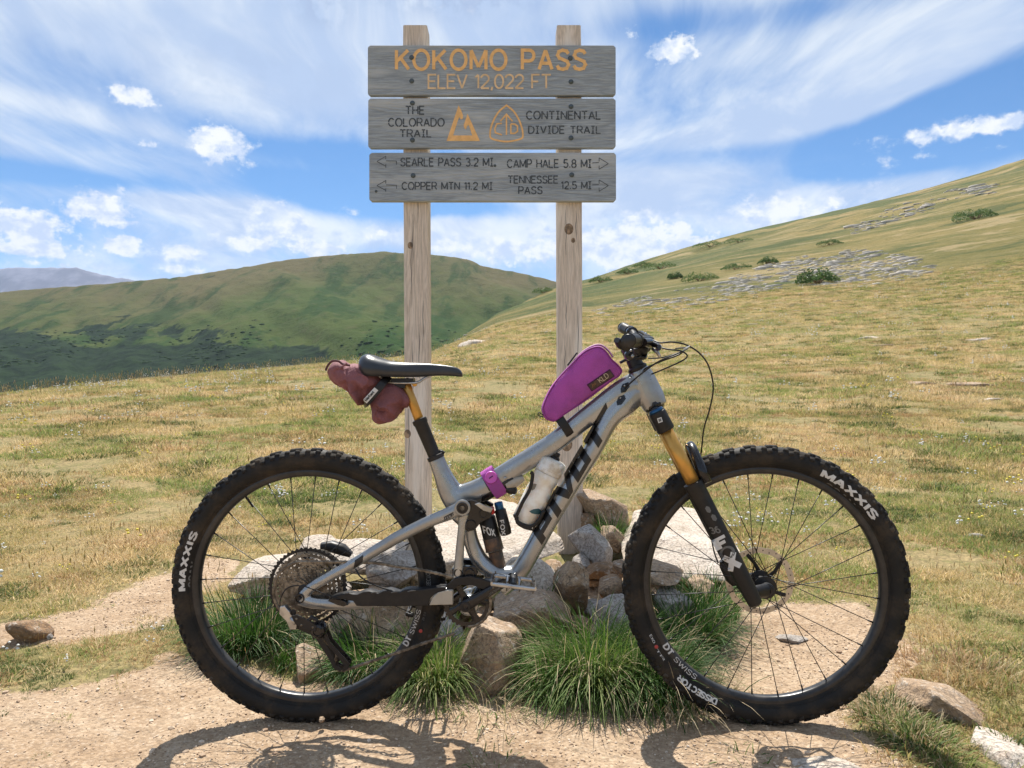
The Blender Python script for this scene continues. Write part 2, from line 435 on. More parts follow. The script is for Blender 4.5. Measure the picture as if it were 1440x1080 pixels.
def ground_material():
    m = bpy.data.materials.new('alpine_ground'); m.use_nodes = True
    t = NT(m.node_tree); b = t.n['Principled BSDF']
    co = t.new('ShaderNodeTexCoord').outputs['Object']
    at = t.new('ShaderNodeAttribute', attribute_name='dirt').outputs['Fac']
    dist = t.new('ShaderNodeAttribute', attribute_name='reach').outputs['Fac']      # metres from the trail, for how far scrub starts
    # dirt
    n1 = t.noise(co, 3.0, 6, .6); n2 = t.noise(co, 55, 5, .7); v1 = t.voro(co, 150, 'F1', 1)
    dirt = t.ramp(n1, [(.3, (.33, .225, .135)), (.5, (.43, .31, .20)), (.72, (.50, .385, .265))])
    sepc = t.new('ShaderNodeSeparateColor'); t.l.new(v1, sepc.inputs[0])
    dirt = t.mix(t.math('MULTIPLY', sepc.outputs[0], .45), dirt, t.ramp(sepc.outputs[1], [(.0, (.16, .10, .06)), (.6, (.48, .35, .24)), (1, (.70, .58, .45))]))
    dirt = t.mix(t.sstep(n2, .35, .62, .45, 0.0), dirt, (.16, .10, .06)); n5 = t.noise(co, 9, 6, .7); dirt = t.mix(t.sstep(n5, .56, .70, 0, .5), dirt, (.27, .18, .115)); dirt = t.mix(t.sstep(n5, .44, .30, 0, .45), dirt, (.60, .48, .35))
    # turf under the grass
    g1 = t.noise(co, .55, 6, .62); g2 = t.noise(co, 7, 6, .65); g3 = t.noise(co, 42, 5, .7)
    turf = t.ramp(g1, [(.30, (.22, .20, .07)), (.46, (.33, .26, .12)), (.60, (.38, .28, .14)), (.75, (.33, .21, .11))])
    turf = t.mix(t.sstep(g2, .45, .66, 0, .75), turf, (.15, .155, .05))
    turf = t.mix(t.sstep(g3, .40, .65, .6, 0), turf, (.10, .085, .04))
    # slopes farther out: tan grass with green swales, thin soil and stones
    f1 = t.noise(t.mapping(co, (.012, .03, .03)), 1.0, 7, .62); f2 = t.noise(t.mapping(co, (.10, .10, .10)), 1.0, 6, .62)
    f3 = t.noise(co, 1.1, 6, .68)
    slope = t.ramp(f1, [(.34, (.075, .085, .022)), (.45, (.15, .13, .036)), (.55, (.23, .175, .06)), (.70, (.27, .185, .08))])
    slope = t.mix(t.sstep(f2, .50, .66, 0, .6), slope, (.085, .10, .026))
    slope = t.mix(t.sstep(f3, .52, .72, 0, .5), slope, (.26, .20, .10))
    slope = t.mix(t.sstep(f3, .50, .34, 0, .45), slope, (.055, .07, .025)); f4 = t.noise(t.mapping(co, (.05, .11, .11)), 1.0, 8, .7, .5); slope = t.mix(t.sstep(f4, .53, .60, 0, .7), slope, (.33, .25, .13)); slope = t.mix(t.sstep(f4, .46, .40, 0, .7), slope, (.045, .068, .018))
    grn = t.new('ShaderNodeAttribute', attribute_name='green').outputs['Fac']
    slope = t.mix(grn, slope, t.mix(t.sstep(f3, .38, .6), (.028, .050, .012), (.065, .095, .024)))
    veg = t.mix(t.sstep(dist, 22, 60), turf, slope)
    col = t.mix(t.sstep(t.math('ADD', at, t.math('MULTIPLY', t.math('SUBTRACT', g2, .5), .7)), .35, .65), veg, dirt)
    t.l.new(col, b.inputs['Base Color'])
    b.inputs['Roughness'].default_value = .95; b.inputs['Specular IOR Level'].default_value = .15
    bn = t.new('ShaderNodeBump'); bn.inputs['Strength'].default_value = .8; bn.inputs['Distance'].default_value = .012
    pv = t.voro(co, 95, 'SMOOTH_F1')
    hgt = t.math('ADD', t.math('MULTIPLY', pv, -.5), t.math('ADD', t.math('MULTIPLY', n2, .9), t.math('MULTIPLY', t.noise(co, 18, 4, .6), .8)))
    t.l.new(hgt, bn.inputs['Height'])
    bn2 = t.new('ShaderNodeBump'); bn2.inputs['Strength'].default_value = .7; bn2.inputs['Distance'].default_value = .8
    t.l.new(t.math('MULTIPLY', f3, t.sstep(dist, 20, 60)), bn2.inputs['Height']); t.l.new(bn.outputs[0], bn2.inputs['Normal'])
    t.l.new(bn2.outputs[0], b.inputs['Normal'])
    return m
M_ground = ground_material()
me = fast_mesh('ground', vv, quads, M_ground)
def add_attr(me, name, arr):
    at = me.attributes.new(name, 'FLOAT', 'POINT'); at.data.foreach_set('value', arr.astype(np.float32).ravel())
dm = np.zeros(X.shape); nearm = RR < 9
dm[nearm] = dirt_at(X[nearm], Y_[nearm])
add_attr(me, 'dirt', dm); add_attr(me, 'reach', RR)
Ye = np.maximum(Y_, .35 * RR); Uu = 720 + F * X / np.maximum(Ye, .1)
gr = sst(60, 150, RR) * (1 - sst(900, 1150, Uu)) + .55 * sst(240, 330, RR)
gr = np.clip(gr * (.1 + 1.5 * sst(.35, .6, fbm(X * .02, Y_ * .02, 31))), 0, 1) * .85
add_attr(me, 'green', gr)
ground = bpy.data.objects.new('ground', me); C.objects.link(ground); struct(ground)

# the far side of the valley: a long green hill, 500 to 1400 m off
HU = [-500, -200, 0, 60, 150, 250, 330, 400, 470, 540, 600, 640, 662, 676, 700, 740, 780, 830, 1000, 1400, 1900]
HV = [450, 425, 411, 406, 399, 390, 378, 366, 359, 354, 358, 361, 366, 373, 378, 386, 396, 408, 430, 450, 470]
def H2(x, y):
    Y = np.maximum(y, 1); u = np.clip(720 + F * x / Y, -500, 1900)
    vc = np.interp(u, HU, HV); mc = (540 - vc) / F
    Yc = 1150.0; Y0 = 330.0
    t = np.clip((Y - Y0) / (Yc - Y0), 0, 1)
    m = -.10 + (mc + .10) * (t ** .75)
    h = .9 + m * Y
    over = np.maximum(Y - Yc, 0); h = h - .5 * over
    w = sst(0, .3, t) * (1 - sst(.85, 1.0, t))
    gul = fbm(x * .010 + y * .006, y * .0022, 41, 5)
    h = h + (gul - .5) * 46 * w + (fbm(x * .03, y * .02, 47) - .5) * 9 * w + (fbm(x * .09, y * .06, 49) - .5) * 3 * sst(0, .5, t)
    return h
us = np.linspace(-480, 1880, 520); ys = np.concatenate([np.exp(np.linspace(math.log(330), math.log(1150), 150)), [1180, 1230, 1300, 1500]])
UU, YY = np.meshgrid(us, ys); XX = (UU - 720) / F * YY; ZZ = H2(XX, YY)
nr, nt = XX.shape; idx = np.arange(nr * nt).reshape(nr, nt)
q2 = np.stack([idx[:-1, :-1], idx[:-1, 1:], idx[1:, 1:], idx[1:, :-1]], -1).reshape(-1, 4)
def hill_material():
    m = bpy.data.materials.new('far_hill_turf'); m.use_nodes = True
    t = NT(m.node_tree); b = t.n['Principled BSDF']
    co = t.new('ShaderNodeTexCoord').outputs['Object']
    sp = t.new('ShaderNodeSeparateXYZ'); t.l.new(co, sp.inputs[0])
    a = t.noise(t.mapping(co, (.0062, .0022, .004), (0, 0, .35)), 1.0, 7, .6, .6)
    s2 = t.noise(t.mapping(co, (.022, .006, .01), (0, 0, .5)), 1.0, 6, .65, .3)
    g = t.noise(co, .06, 6, .65)
    alt = t.new('ShaderNodeAttribute', attribute_name='alt').outputs['Fac']
    col = t.ramp(t.math('ADD', t.math('MULTIPLY', alt, .55), t.math('MULTIPLY', a, .62)), [(.32, (.014, .036, .008)), (.48, (.034, .062, .012)), (.66, (.060, .080, .019)), (.88, (.105, .090, .038))])
    col = t.mix(t.sstep(s2, .48, .62, 0, .75), col, (.016, .046, .008))
    col = t.mix(t.sstep(g, .52, .70, 0, .4), col, (.10, .085, .042))
    scrub = t.new('ShaderNodeAttribute', attribute_name='scrub').outputs['Fac']
    patch = t.noise(t.mapping(co, (.035, .014, .02), (0, 0, .3)), 1.0, 6, .65, .4)
    sm = t.sstep(t.math('ADD', scrub, t.math('MULTIPLY', t.math('SUBTRACT', patch, .5), 2.4)), .42, .62)
    col = t.mix(sm, col, t.mix(t.sstep(g, .4, .6), (.008, .018, .008), (.018, .034, .013)))
    t.l.new(col, b.inputs['Base Color']); b.inputs['Roughness'].default_value = 1; b.inputs['Specular IOR Level'].default_value = .05
    bn = t.new('ShaderNodeBump'); bn.inputs['Strength'].default_value = .9; bn.inputs['Distance'].default_value = 6
    t.l.new(t.math('ADD', t.math('MULTIPLY', g, .8), t.math('MULTIPLY', patch, .5)), bn.inputs['Height']); t.l.new(bn.outputs[0], b.inputs['Normal'])
    return m
me = fast_mesh('valley_hill', np.stack([XX, YY, ZZ], -1).reshape(-1, 3), q2, hill_material())
VV = 540 - (ZZ - .9) / YY * F
tt = np.clip((YY - 330) / 820, 0, 1)
add_attr(me, 'alt', tt)
scr = (sst(450, 500, VV + (fbm(UU * .01, YY * .01, 61) - .5) * 70) * (1 - sst(240, 520, UU)) * 1.0 + sst(478, 500, VV) * .42 * (1 - sst(520, 660, UU)))
add_attr(me, 'scrub', scr)
hill = bpy.data.objects.new('valley_hill', me); C.objects.link(hill); struct(hill)

# far range
MU = [-400, -250, -120, 0, 20, 45, 75, 98, 108, 120, 138, 160, 186, 230, 300, 380, 460, 560, 700, 900, 1100, 1500]
MV = [392, 384, 380, 377, 375, 376, 374.5, 376, 374.2, 378, 383, 389, 392, 396, 401, 402, 400, 405, 404, 412, 410, 415]
ys = np.linspace(5200, 7400, 60); us = np.linspace(-400, 1500, 420)
UU, YY = np.meshgrid(us, ys); XX = (UU - 720) / F * YY
crest = np.interp(UU, MU, MV) + (fbm(UU * .11, UU * 0, 71, 3) - .5) * 3
t_ = np.clip((YY - 5200) / 1700, 0, 1)
mm = -.01 + ((540 - crest) / F + .01) * t_ ** .9
ZZ = .9 + mm * YY - np.maximum(YY - 6900, 0) * .6 + (np.abs(fbm(XX * .0042 + YY * .001, YY * .0007, 73, 4) - .5) * -260) * t_ * (1 - t_) * 3.2
nr, nt = XX.shape; idx = np.arange(nr * nt).reshape(nr, nt)
q3 = np.stack([idx[:-1, :-1], idx[:-1, 1:], idx[1:, 1:], idx[1:, :-1]], -1).reshape(-1, 4)
mr = pbr('far_range_rock', (.19, .18, .21), 1.0, var=.55, vscale=.004, spec=.05)
me = fast_mesh('mountain_range', np.stack([XX, YY, ZZ], -1).reshape(-1, 3), q3, mr)
far = bpy.data.objects.new('mountain_range', me); C.objects.link(far); struct(far)

# the air: pale haze that fades the far range to blue
hz = bpy.data.materials.new('air'); hz.use_nodes = True; ht = NT(hz.node_tree); ht.n.clear()
pv_ = ht.new('ShaderNodeVolumePrincipled'); pv_.inputs['Color'].default_value = (.60, .72, .98, 1); pv_.inputs['Density'].default_value = 6e-5; pv_.inputs['Anisotropy'].default_value = .2
ho = ht.new('ShaderNodeOutputMaterial'); ht.l.new(pv_.outputs[0], ho.inputs['Volume'])
mb = MB().box((0, 1500, 380), (14000, 8500, 900)); hzo = mb.obj('haze', hz, smooth=False); stuff(hzo, 'thin pale blue haze lying over the valley', 'haze')
# ------------------------------------------------------------------ rocks
def rock_material(name, stops, lichen=.35, scale=1.0):
    m = bpy.data.materials.new(name); m.use_nodes = True
    t = NT(m.node_tree); b = t.n['Principled BSDF']
    co = t.new('ShaderNodeTexCoord').outputs['Object']
    oi = t.new('ShaderNodeObjectInfo')
    off = t.new('ShaderNodeVectorMath', operation='ADD'); t.l.new(co, off.inputs[0])
    cx = t.new('ShaderNodeCombineXYZ'); t.l.new(t.math('MULTIPLY', oi.outputs['Random'], 40), cx.inputs[0]); t.l.new(cx.outputs[0], off.inputs[1])
    co = off.outputs[0]
    n = t.noise(t.mapping(co, (scale, scale, scale * 1.8)), 5, 8, .65, .4)
    c = t.ramp(n, stops)
    g = t.noise(co, 90, 4, .7); c = t.mix(t.sstep(g, .42, .64, .0, .65), c, (.13, .10, .075))
    g2 = t.noise(co, 34, 5, .75); c = t.mix(t.sstep(g2, .54, .66, .0, .6), c, (.62, .56, .48))
    l = t.noise(co, 11, 6, .7); c = t.mix(t.math('MULTIPLY', t.sstep(l, .58, .68), lichen), c, (.30, .15, .07))
    wv = t.noise(co, 9, 5, .6, out=1); wa = t.new('ShaderNodeVectorMath', operation='MULTIPLY_ADD'); t.l.new(wv, wa.inputs[0]); wa.inputs[1].default_value = (.16, .16, .16); t.l.new(co, wa.inputs[2])
    cr = t.voro(t.mapping(wa.outputs[0], (1, 1, 1.9), (.3, .2, 0)), 5.5, 'DISTANCE_TO_EDGE'); crk = t.sstep(cr, .0, .022); c = t.mix(t.math('MULTIPLY', t.math('SUBTRACT', 1.0, crk), t.sstep(n, .48, .56, 0, .75)), c, (.07, .05, .035))
    t.l.new(c, b.inputs['Base Color']); b.inputs['Roughness'].default_value = .9; b.inputs['Specular IOR Level'].default_value = .25
    bn = t.new('ShaderNodeBump'); bn.inputs['Strength'].default_value = 1.0; bn.inputs['Distance'].default_value = .022
    t.l.new(t.math('ADD', t.math('MULTIPLY', n, 1.0), t.math('ADD', t.math('MULTIPLY', g2, .5), t.math('MULTIPLY', g, .22))), bn.inputs['Height'])
    t.l.new(bn.outputs[0], b.inputs['Normal']); return m
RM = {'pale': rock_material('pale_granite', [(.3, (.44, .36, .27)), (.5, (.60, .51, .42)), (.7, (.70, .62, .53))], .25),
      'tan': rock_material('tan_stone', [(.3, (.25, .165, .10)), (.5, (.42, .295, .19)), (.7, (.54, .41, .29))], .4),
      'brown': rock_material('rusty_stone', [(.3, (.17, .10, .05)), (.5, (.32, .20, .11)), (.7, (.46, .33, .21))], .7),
      'grey': rock_material('grey_speckled_stone', [(.3, (.25, .22, .195)), (.5, (.40, .36, .32)), (.7, (.53, .48, .43))], .15)}
_ico = bmesh.new(); bmesh.ops.create_icosphere(_ico, subdivisions=5, radius=1)
ICO_V = np.array([v.co[:] for v in _ico.verts]); ICO_F = [tuple(v.index for v in f.verts) for f in _ico.faces]; _ico.free()
_ico = bmesh.new(); bmesh.ops.create_icosphere(_ico, subdivisions=3, radius=1)
ICO3_V = np.array([v.co[:] for v in _ico.verts]); ICO3_F = [tuple(v.index for v in f.verts) for f in _ico.faces]; _ico.free()
def rock_verts(h, seed, boxy=.75, cuts=9, rough=1.0, base=None):
    """a lump cut by random planes: half extents h"""
    rg = np.random.RandomState(seed)
    D = (ICO_V if base is None else base).copy()
    # rounded box support
    p = 2 + 6 * boxy
    r = 1 / (np.sum(np.abs(D) ** p, 1) ** (1 / p))
    k = 46.0
    planes = rg.normal(size=(cuts, 3)); planes /= np.linalg.norm(planes, axis=1)[:, None]
    hs = rg.uniform(.64, 1.0, cuts)
    acc = (1 / r) ** k
    for nrm, hh in zip(planes, hs):
        acc = acc + np.maximum(D @ nrm / hh, 0) ** k
    r = acc ** (-1 / k)
    P = D * r[:, None]
    hx = np.array(h); s = hx.mean()
    Q = P * hx
    o = rg.uniform(0, 50, 3)
    f = 1 / max(s, .02)
    K = Q * f * 1.1 + o
    dsp = (fbm(K[:, 0] + K[:, 1] * .6, K[:, 2] + K[:, 1] * .8, seed % 97, 5) - .5) * .09 - np.abs(fbm(K[:, 0] * 1.7 - K[:, 1] * .9, K[:, 2] * 1.9 + K[:, 1] * .5, seed % 89 + 7, 6) - .5) * .13
    # strata: slight layering along local z
    lay = np.sin((Q[:, 2] * f * 9) + 2 * dsp * 20) * .008
    Q = Q + D * ((dsp + lay) * s * rough)[:, None]
    Q = Q * (hx / np.maximum(np.abs(Q).max(0), 1e-5))
    return Q
NROCK = 0
def rock(uc, vc, wpx, hpx, Y, depth, col, label, ang=0, rotz=0, tilt=0, boxy=.7, seed=None, cuts=19, group=None, name='boulder', rough=1.0, small=False):
    """centre given by where it stands (bearing uc, height vc at distance Y); ang leans it in the picture plane"""
    global NROCK; NROCK += 1
    base = ICO3_V if small else None
    Q = rock_verts((wpx / F * Y / 2, depth / 2, hpx / F * Y / 2), seed or NROCK * 7 + 3, boxy, cuts, rough, base)
    R = Matrix.Rotation(math.radians(rotz), 3, 'Z') @ Matrix.Rotation(math.radians(-ang), 3, 'Y') @ Matrix.Rotation(math.radians(tilt), 3, 'X')
    Q = Q @ np.array(R).T
    me = mesh_of(name, Q.tolist(), ICO3_F if small else ICO_F, RM[col]); me.set_sharp_from_angle(angle=math.radians(38))
    o = bpy.data.objects.new(name, me); C.objects.link(o); o.location = W(uc, vc, Y)
    return tag(o, label, 'rock', group)
FILL = ['tan chip of stone left of the upright rust coloured stone', 'small grey stone touching the right foot of the upright stone', 'little tan stone above the oval cobble', 'small rusty stone between the pale block and the upright stone', 'tan stone low between the large boulder and the pedal stone', 'tan stone just below the chainring', 'pale stone between the seat stays and the left post foot', 'flat tan stone directly above the beige flat faced stone', 'grey stone half hidden behind the cassette', 'small tan stone at the left under the pale rounded stone', 'tan stone at the near corner of the white slab', 'tan stone hidden behind the left edge of the front tyre', 'small grey stone at the foot of the right post', 'tan stone behind the derailleur cage', 'rusty chip buried in grass under the upright stone']
GP = 'stones piled round the sign posts'
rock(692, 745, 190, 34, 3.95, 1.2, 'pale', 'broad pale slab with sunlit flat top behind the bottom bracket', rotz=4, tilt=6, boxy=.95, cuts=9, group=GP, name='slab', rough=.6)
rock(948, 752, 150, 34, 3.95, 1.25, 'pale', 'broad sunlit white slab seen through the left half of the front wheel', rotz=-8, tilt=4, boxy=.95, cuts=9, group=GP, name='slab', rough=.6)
rock(846, 720, 98, 58, 4.3, .5, 'tan', 'long tan slab leaning behind the right post', ang=-33, boxy=.85, group=GP, name='slab')
rock(828, 737, 26, 30, 4.12, .15, 'brown', 'small brown stone wedged beside the right post foot', group=GP)
rock(838, 772, 84, 46, 3.6, .3, 'grey', 'long grey stone sloping down right of the post', ang=-50, boxy=.5, group=GP)
rock(864, 758, 46, 34, 3.9, .2, 'tan', 'rounded tan stone right of the sloping grey stone', ang=-30, boxy=.4, group=GP)
rock(849, 802, 52, 26, 3.35, .2, 'brown', 'flat brown stone above the oval cobble', boxy=.5, group=GP)
rock(858, 830, 44, 34, 3.1, .18, 'brown', 'oval brown cobble left of the front tyre', ang=25, boxy=.25, cuts=4, group=GP)
rock(806, 830, 50, 92, 2.98, .22, 'brown', 'upright rust coloured stone standing on end below the down tube', ang=9, rotz=20, boxy=.8, group=GP)
rock(880, 870, 92, 80, 2.72, .26, 'grey', 'grey speckled boulder beside the front tyre above the grass', ang=20, boxy=.45, group=GP)
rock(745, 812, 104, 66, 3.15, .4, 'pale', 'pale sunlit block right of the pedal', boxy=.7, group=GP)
rock(676, 846, 88, 36, 2.92, .3, 'brown', 'orange stained low stone behind the chainring', boxy=.6, group=GP)
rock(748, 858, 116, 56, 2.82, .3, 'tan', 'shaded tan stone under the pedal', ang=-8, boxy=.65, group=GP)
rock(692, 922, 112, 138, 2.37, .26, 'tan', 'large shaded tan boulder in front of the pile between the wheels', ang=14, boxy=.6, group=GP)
rock(552, 884, 98, 98, 2.68, .22, 'tan', 'flat faced beige stone behind the lower right of the rear wheel', ang=14, rotz=-12, boxy=.9, cuts=6, group=GP)
rock(452, 778, 66, 50, 3.55, .35, 'pale', 'peaked pale stone above the cassette', boxy=.5, group=GP)
rock(378, 810, 96, 62, 3.35, .4, 'pale', 'pale rounded stone at the left end of the pile', boxy=.55, group=GP)
rock(515, 785, 130, 56, 3.5, .5, 'pale', 'wide pale stone behind the seat stays', ang=-4, boxy=.6, group=GP)
rock(560, 800, 90, 60, 3.3, .3, 'grey', 'grey pitted stone left of the left post', boxy=.6, group=GP)
rock(598, 850, 60, 60, 3.0, .3, 'grey', 'dull grey stone hidden low behind the chainstay', boxy=.6, group=GP)
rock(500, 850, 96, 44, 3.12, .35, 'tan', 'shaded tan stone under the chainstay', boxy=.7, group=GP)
rock(430, 868, 84, 56, 2.95, .3, 'brown', 'dark brown stone behind the rear derailleur', boxy=.5, group=GP)
rock(512, 900, 70, 50, 2.85, .25, 'pale', 'pale low stone left of the beige stone', ang=-18, boxy=.5, group=GP)
rock(440, 935, 54, 66, 2.45, .2, 'tan', 'split tan stone low inside the rear wheel', ang=24, boxy=.7, group=GP)
rock(925, 806, 92, 28, 3.0, .3, 'tan', 'tan block under the white slab inside the front wheel', ang=2, boxy=.85, group=GP)
rock(945, 850, 70, 50, 2.9, .25, 'grey', 'grey white stone low inside the front wheel', ang=-25, boxy=.5, group=GP)
rock(985, 822, 40, 24, 3.1, .2, 'tan', 'small tan stone beside the fork leg', boxy=.5, group=GP)
rock(632, 905, 50, 70, 2.75, .22, 'grey', 'grey stone in the grass behind the lower run of chain', boxy=.5, group=GP)
rock(720, 845, 60, 70, 3.0, .3, 'grey', 'grey filler stone deep in the middle of the pile', boxy=.5, group=GP)
for (u, v, w, h, Y, c) in [(793, 872, 34, 26, 2.95, 'tan'), (832, 858, 30, 24, 2.98, 'grey'), (838, 815, 26, 22, 3.4, 'tan'), (780, 800, 30, 22, 3.3, 'brown'), (724, 880, 40, 24, 2.75, 'tan'), (640, 868, 40, 30, 2.9, 'tan'),
        (590, 812, 40, 36, 3.3, 'pale'), (540, 832, 50, 26, 3.2, 'tan'), (470, 826, 46, 30, 3.2, 'grey'), (404, 838, 34, 24, 3.1, 'tan'), (905, 838, 36, 24, 2.95, 'tan'), (880, 800, 40, 24, 3.2, 'tan'), (818, 792, 26, 26, 3.5, 'grey'), (480, 880, 40, 30, 2.8, 'tan'), (818, 880, 30, 22, 2.8, 'brown')]:
    rock(u, v, w, h, Y, .16, c, FILL.pop(0), ang=(u * 7) % 40 - 20, boxy=.5, group='filler stones in the gaps of the pile')
NROCK -= 15
rock(1113, 899, 46, 12, 2.72, .10, 'grey', 'flat pale stone lying on the dirt inside the front wheel', boxy=.6, name='stone', small=True)
rock(1096, 1014, 88, 16, 2.08, .08, 'tan', 'flat stone half buried under the front tyre', boxy=.6, name='stone', small=True)
rock(1340, 1004, 122, 62, 2.14, .24, 'tan', 'layered pale stone in the grass at the right edge of the trail', ang=-34, boxy=.8)
rock(1418, 1070, 96, 58, 1.90, .22, 'pale', 'pale stone in the bottom right corner', ang=-6, boxy=.7)
rock(1165, 1080, 110, 22, 1.83, .12, 'pale', 'low pale stone at the bottom edge below the front wheel', boxy=.6, name='stone')
rock(1192, 999, 34, 16, 2.18, .08, 'grey', 'small grey stone at the edge of the dry plants', boxy=.5, name='stone', small=True)
rock(41, 889, 60, 38, 2.78, .13, 'brown', 'red brown stone on the bare strip at the far left', ang=-4, boxy=.6, name='stone')
rock(71, 896, 10, 9, 2.72, .02, 'grey', 'pebble touching the red brown stone', boxy=.4, name='pebble', small=True)
rock(452, 1012, 9, 9, 2.04, .02, 'tan', 'round pebble in front of the rear tyre', boxy=.3, name='pebble', small=True)
rock(262, 829, 12, 6, 3.2, .03, 'grey', 'small stone left of the rear tyre', boxy=.4, name='pebble', small=True)
# stones lying out on the meadow
for (u, v, w, h, col, lab) in [(672, 476, 60, 12, 'pale', 'low white outcrop on the crest between the posts'), (259, 556, 10, 4, 'pale', 'white stone on the left meadow near the crest'),
        (203, 548, 12, 3, 'pale', 'second white stone on the left meadow'), (1222, 472, 46, 7, 'pale', 'pale flat outcrop on the right meadow'),
        (1240, 484, 30, 6, 'tan', 'tan flat stone just below the pale flat outcrop'), (1378, 474, 40, 6, 'pale', 'white flat outcrop near the right edge'),
        (1305, 512, 16, 5, 'pale', 'small white stone in the right meadow hollow'), (1290, 536, 52, 7, 'tan', 'worn stony patch stone on the right meadow'),
        (1372, 536, 70, 8, 'tan', 'long worn stone at the right meadow edge'), (1395, 560, 30, 5, 'pale', 'pale stone below the long worn stone'),
        (1108, 498, 14, 5, 'tan', 'lone tan stone above the front wheel'), (1368, 748, 30, 14, 'grey', 'grey stone in grass at the right'), (1430, 820, 16, 6, 'pale', 'small pale stone at the right frame edge'),
        (1060, 455, 20, 4, 'pale', 'small white stone beyond the front wheel')]:
    p = hit(u, v + h * .5)
    Q = rock_verts((w / F * p.y / 2, w / F * p.y * .32, h / F * p.y * .62), NROCK * 5 + 1, .6, 7, 1.2, ICO3_V); NROCK += 1
    o = bpy.data.objects.new('meadow_stone', mesh_of('meadow_stone', Q.tolist(), ICO3_F, RM[col])); C.objects.link(o); o.location = (p.x, p.y, p.z - h / F * p.y * .25)
    tag(o, lab, 'rock')
# talus field on the hillside: too many to count
def scatter_mesh(name, places, maker, mat, label, cat, base_v, base_f):
    V = []; Fc = []; k = 0; nb = len(base_v)
    bf = np.array(base_f)
    for (p, s, rz) in places:
        v = base_v * np.array(s); c, s_ = math.cos(rz), math.sin(rz)
        v = np.stack([v[:, 0] * c - v[:, 1] * s_, v[:, 0] * s_ + v[:, 1] * c, v[:, 2]], 1) + np.array(p)
        V.append(v); Fc.append(bf + k * nb); k += 1
    me = fast_mesh(name, np.concatenate(V), np.concatenate(Fc), mat)
    o = bpy.data.objects.new(name, me); C.objects.link(o); stuff(o, label, cat); return o
_b = bmesh.new(); bmesh.ops.create_icosphere(_b, subdivisions=1, radius=1)
I1V = np.array([v.co[:] for v in _b.verts]); I1F = [tuple(v.index for v in f.verts) for f in _b.faces]; _b.free()
rg = np.random.RandomState(4)
I1R = I1V * (1 + rg.uniform(-.25, .2, (len(I1V), 1))); I1R = np.clip(I1R, -.8, .8)
TAL = [([(1000, 412), (1040, 385), (1110, 362), (1210, 350), (1270, 358), (1318, 378), (1290, 392), (1200, 405), (1120, 400)], 1500, 1.0),
       ([(830, 438), (900, 418), (1000, 400), (1060, 392), (1100, 405), (960, 436), (850, 446)], 650, .85),
       ([(1195, 320), (1260, 290), (1330, 268), (1402, 258), (1400, 272), (1330, 288), (1240, 318), (1200, 330)], 260, 1.0),
       ([(632, 480), (660, 464), (705, 456), (700, 470), (650, 482)], 70, .5), ([(1000, 440), (1180, 420), (1250, 425), (1100, 440)], 60, .6)]
pl = []
for poly, n, sz in TAL:
    us_ = [p[0] for p in poly]; vs_ = [p[1] for p in poly]; k = 0
    while k < n:
        u = rg.uniform(min(us_), max(us_)); v = rg.uniform(min(vs_), max(vs_))
        if not poly_mask(np.array([u]), np.array([v]), poly)[0] or float(fbm(np.array(u * .03), np.array(v * .12), 88, 3)) < .30 + .22 * rg.rand(): continue
        p = hit(u, v); s = (1.2 + 8.5 * rg.rand() ** 3.2) * sz / F * p.y * (1 if rg.rand() > .1 else 1.8)
        pl.append(((p.x, p.y, p.z - s * .05), (s * rg.uniform(.8, 1.6), s * rg.uniform(.6, 1.1), s * rg.uniform(.16, .36)), rg.uniform(-.6, .6))); k += 1
scatter_mesh('talus_field', pl, None, rock_material('talus_stone', [(.3, (.50, .44, .36)), (.5, (.66, .59, .50)), (.7, (.74, .68, .60))], .05, .3), 'pale broken stones strewn across the right hillside', 'rocks', I1R, I1F)
# ------------------------------------------------------------------ grass
def grass_material(name, stops, trans=.35, pos_mix=None):
    m = bpy.data.materials.new(name); m.use_nodes = True
    t = NT(m.node_tree); b = t.n['Principled BSDF']; out = t.n['Material Output']
    geo = t.new('ShaderNodeNewGeometry'); oi = t.new('ShaderNodeObjectInfo')
    n1 = t.noise(geo.outputs['Position'], .8, 4, .6)
    n2 = t.noise(geo.outputs['Position'], 5.0, 3, .6)
    f = t.math('ADD', t.math('MULTIPLY', oi.outputs['Random'], .42), t.math('ADD', t.math('MULTIPLY', t.math('SUBTRACT', n1, .5), 1.6), t.math('MULTIPLY', n2, .55)))
    rpi = t.math('MULTIPLY', t.math('SUBTRACT', geo.outputs['Random Per Island'], .5), .40)
    f = t.math('ADD', f, rpi, clamp=True)
    c = t.ramp(f, stops)
    t.l.new(c, b.inputs['Base Color']); b.inputs['Roughness'].default_value = .6; b.inputs['Specular IOR Level'].default_value = .25
    tr = t.new('ShaderNodeBsdfTranslucent'); t.l.new(c, tr.inputs[0])
    mx = t.new('ShaderNodeMixShader'); mx.inputs[0].default_value = trans
    t.l.new(b.outputs[0], mx.inputs[1]); t.l.new(tr.outputs[0], mx.inputs[2]); t.l.new(mx.outputs[0], out.inputs[0])
    return m
STRAW = [(.06, (.14, .18, .05)), (.26, (.31, .29, .09)), (.42, (.50, .38, .16)), (.60, (.65, .49, .25)), (.80, (.78, .62, .37)), (1, (.44, .27, .15))]
M_straw = grass_material('dry_meadow_grass', STRAW, .5)
M_green = grass_material('green_bunch_grass', [(.1, (.030, .075, .012)), (.4, (.055, .125, .020)), (.7, (.10, .175, .03)), (.92, (.20, .23, .06)), (1, (.36, .32, .14))], .35)
M_meadowgreen = grass_material('green_meadow_grass', [(.1, (.16, .22, .06)), (.5, (.27, .32, .09)), (.9, (.42, .41, .15))], .45)
M_rosette = grass_material('dark_alpine_rosette', [(.1, (.07, .11, .03)), (.5, (.13, .17, .045)), (.9, (.24, .20, .08))], .3)
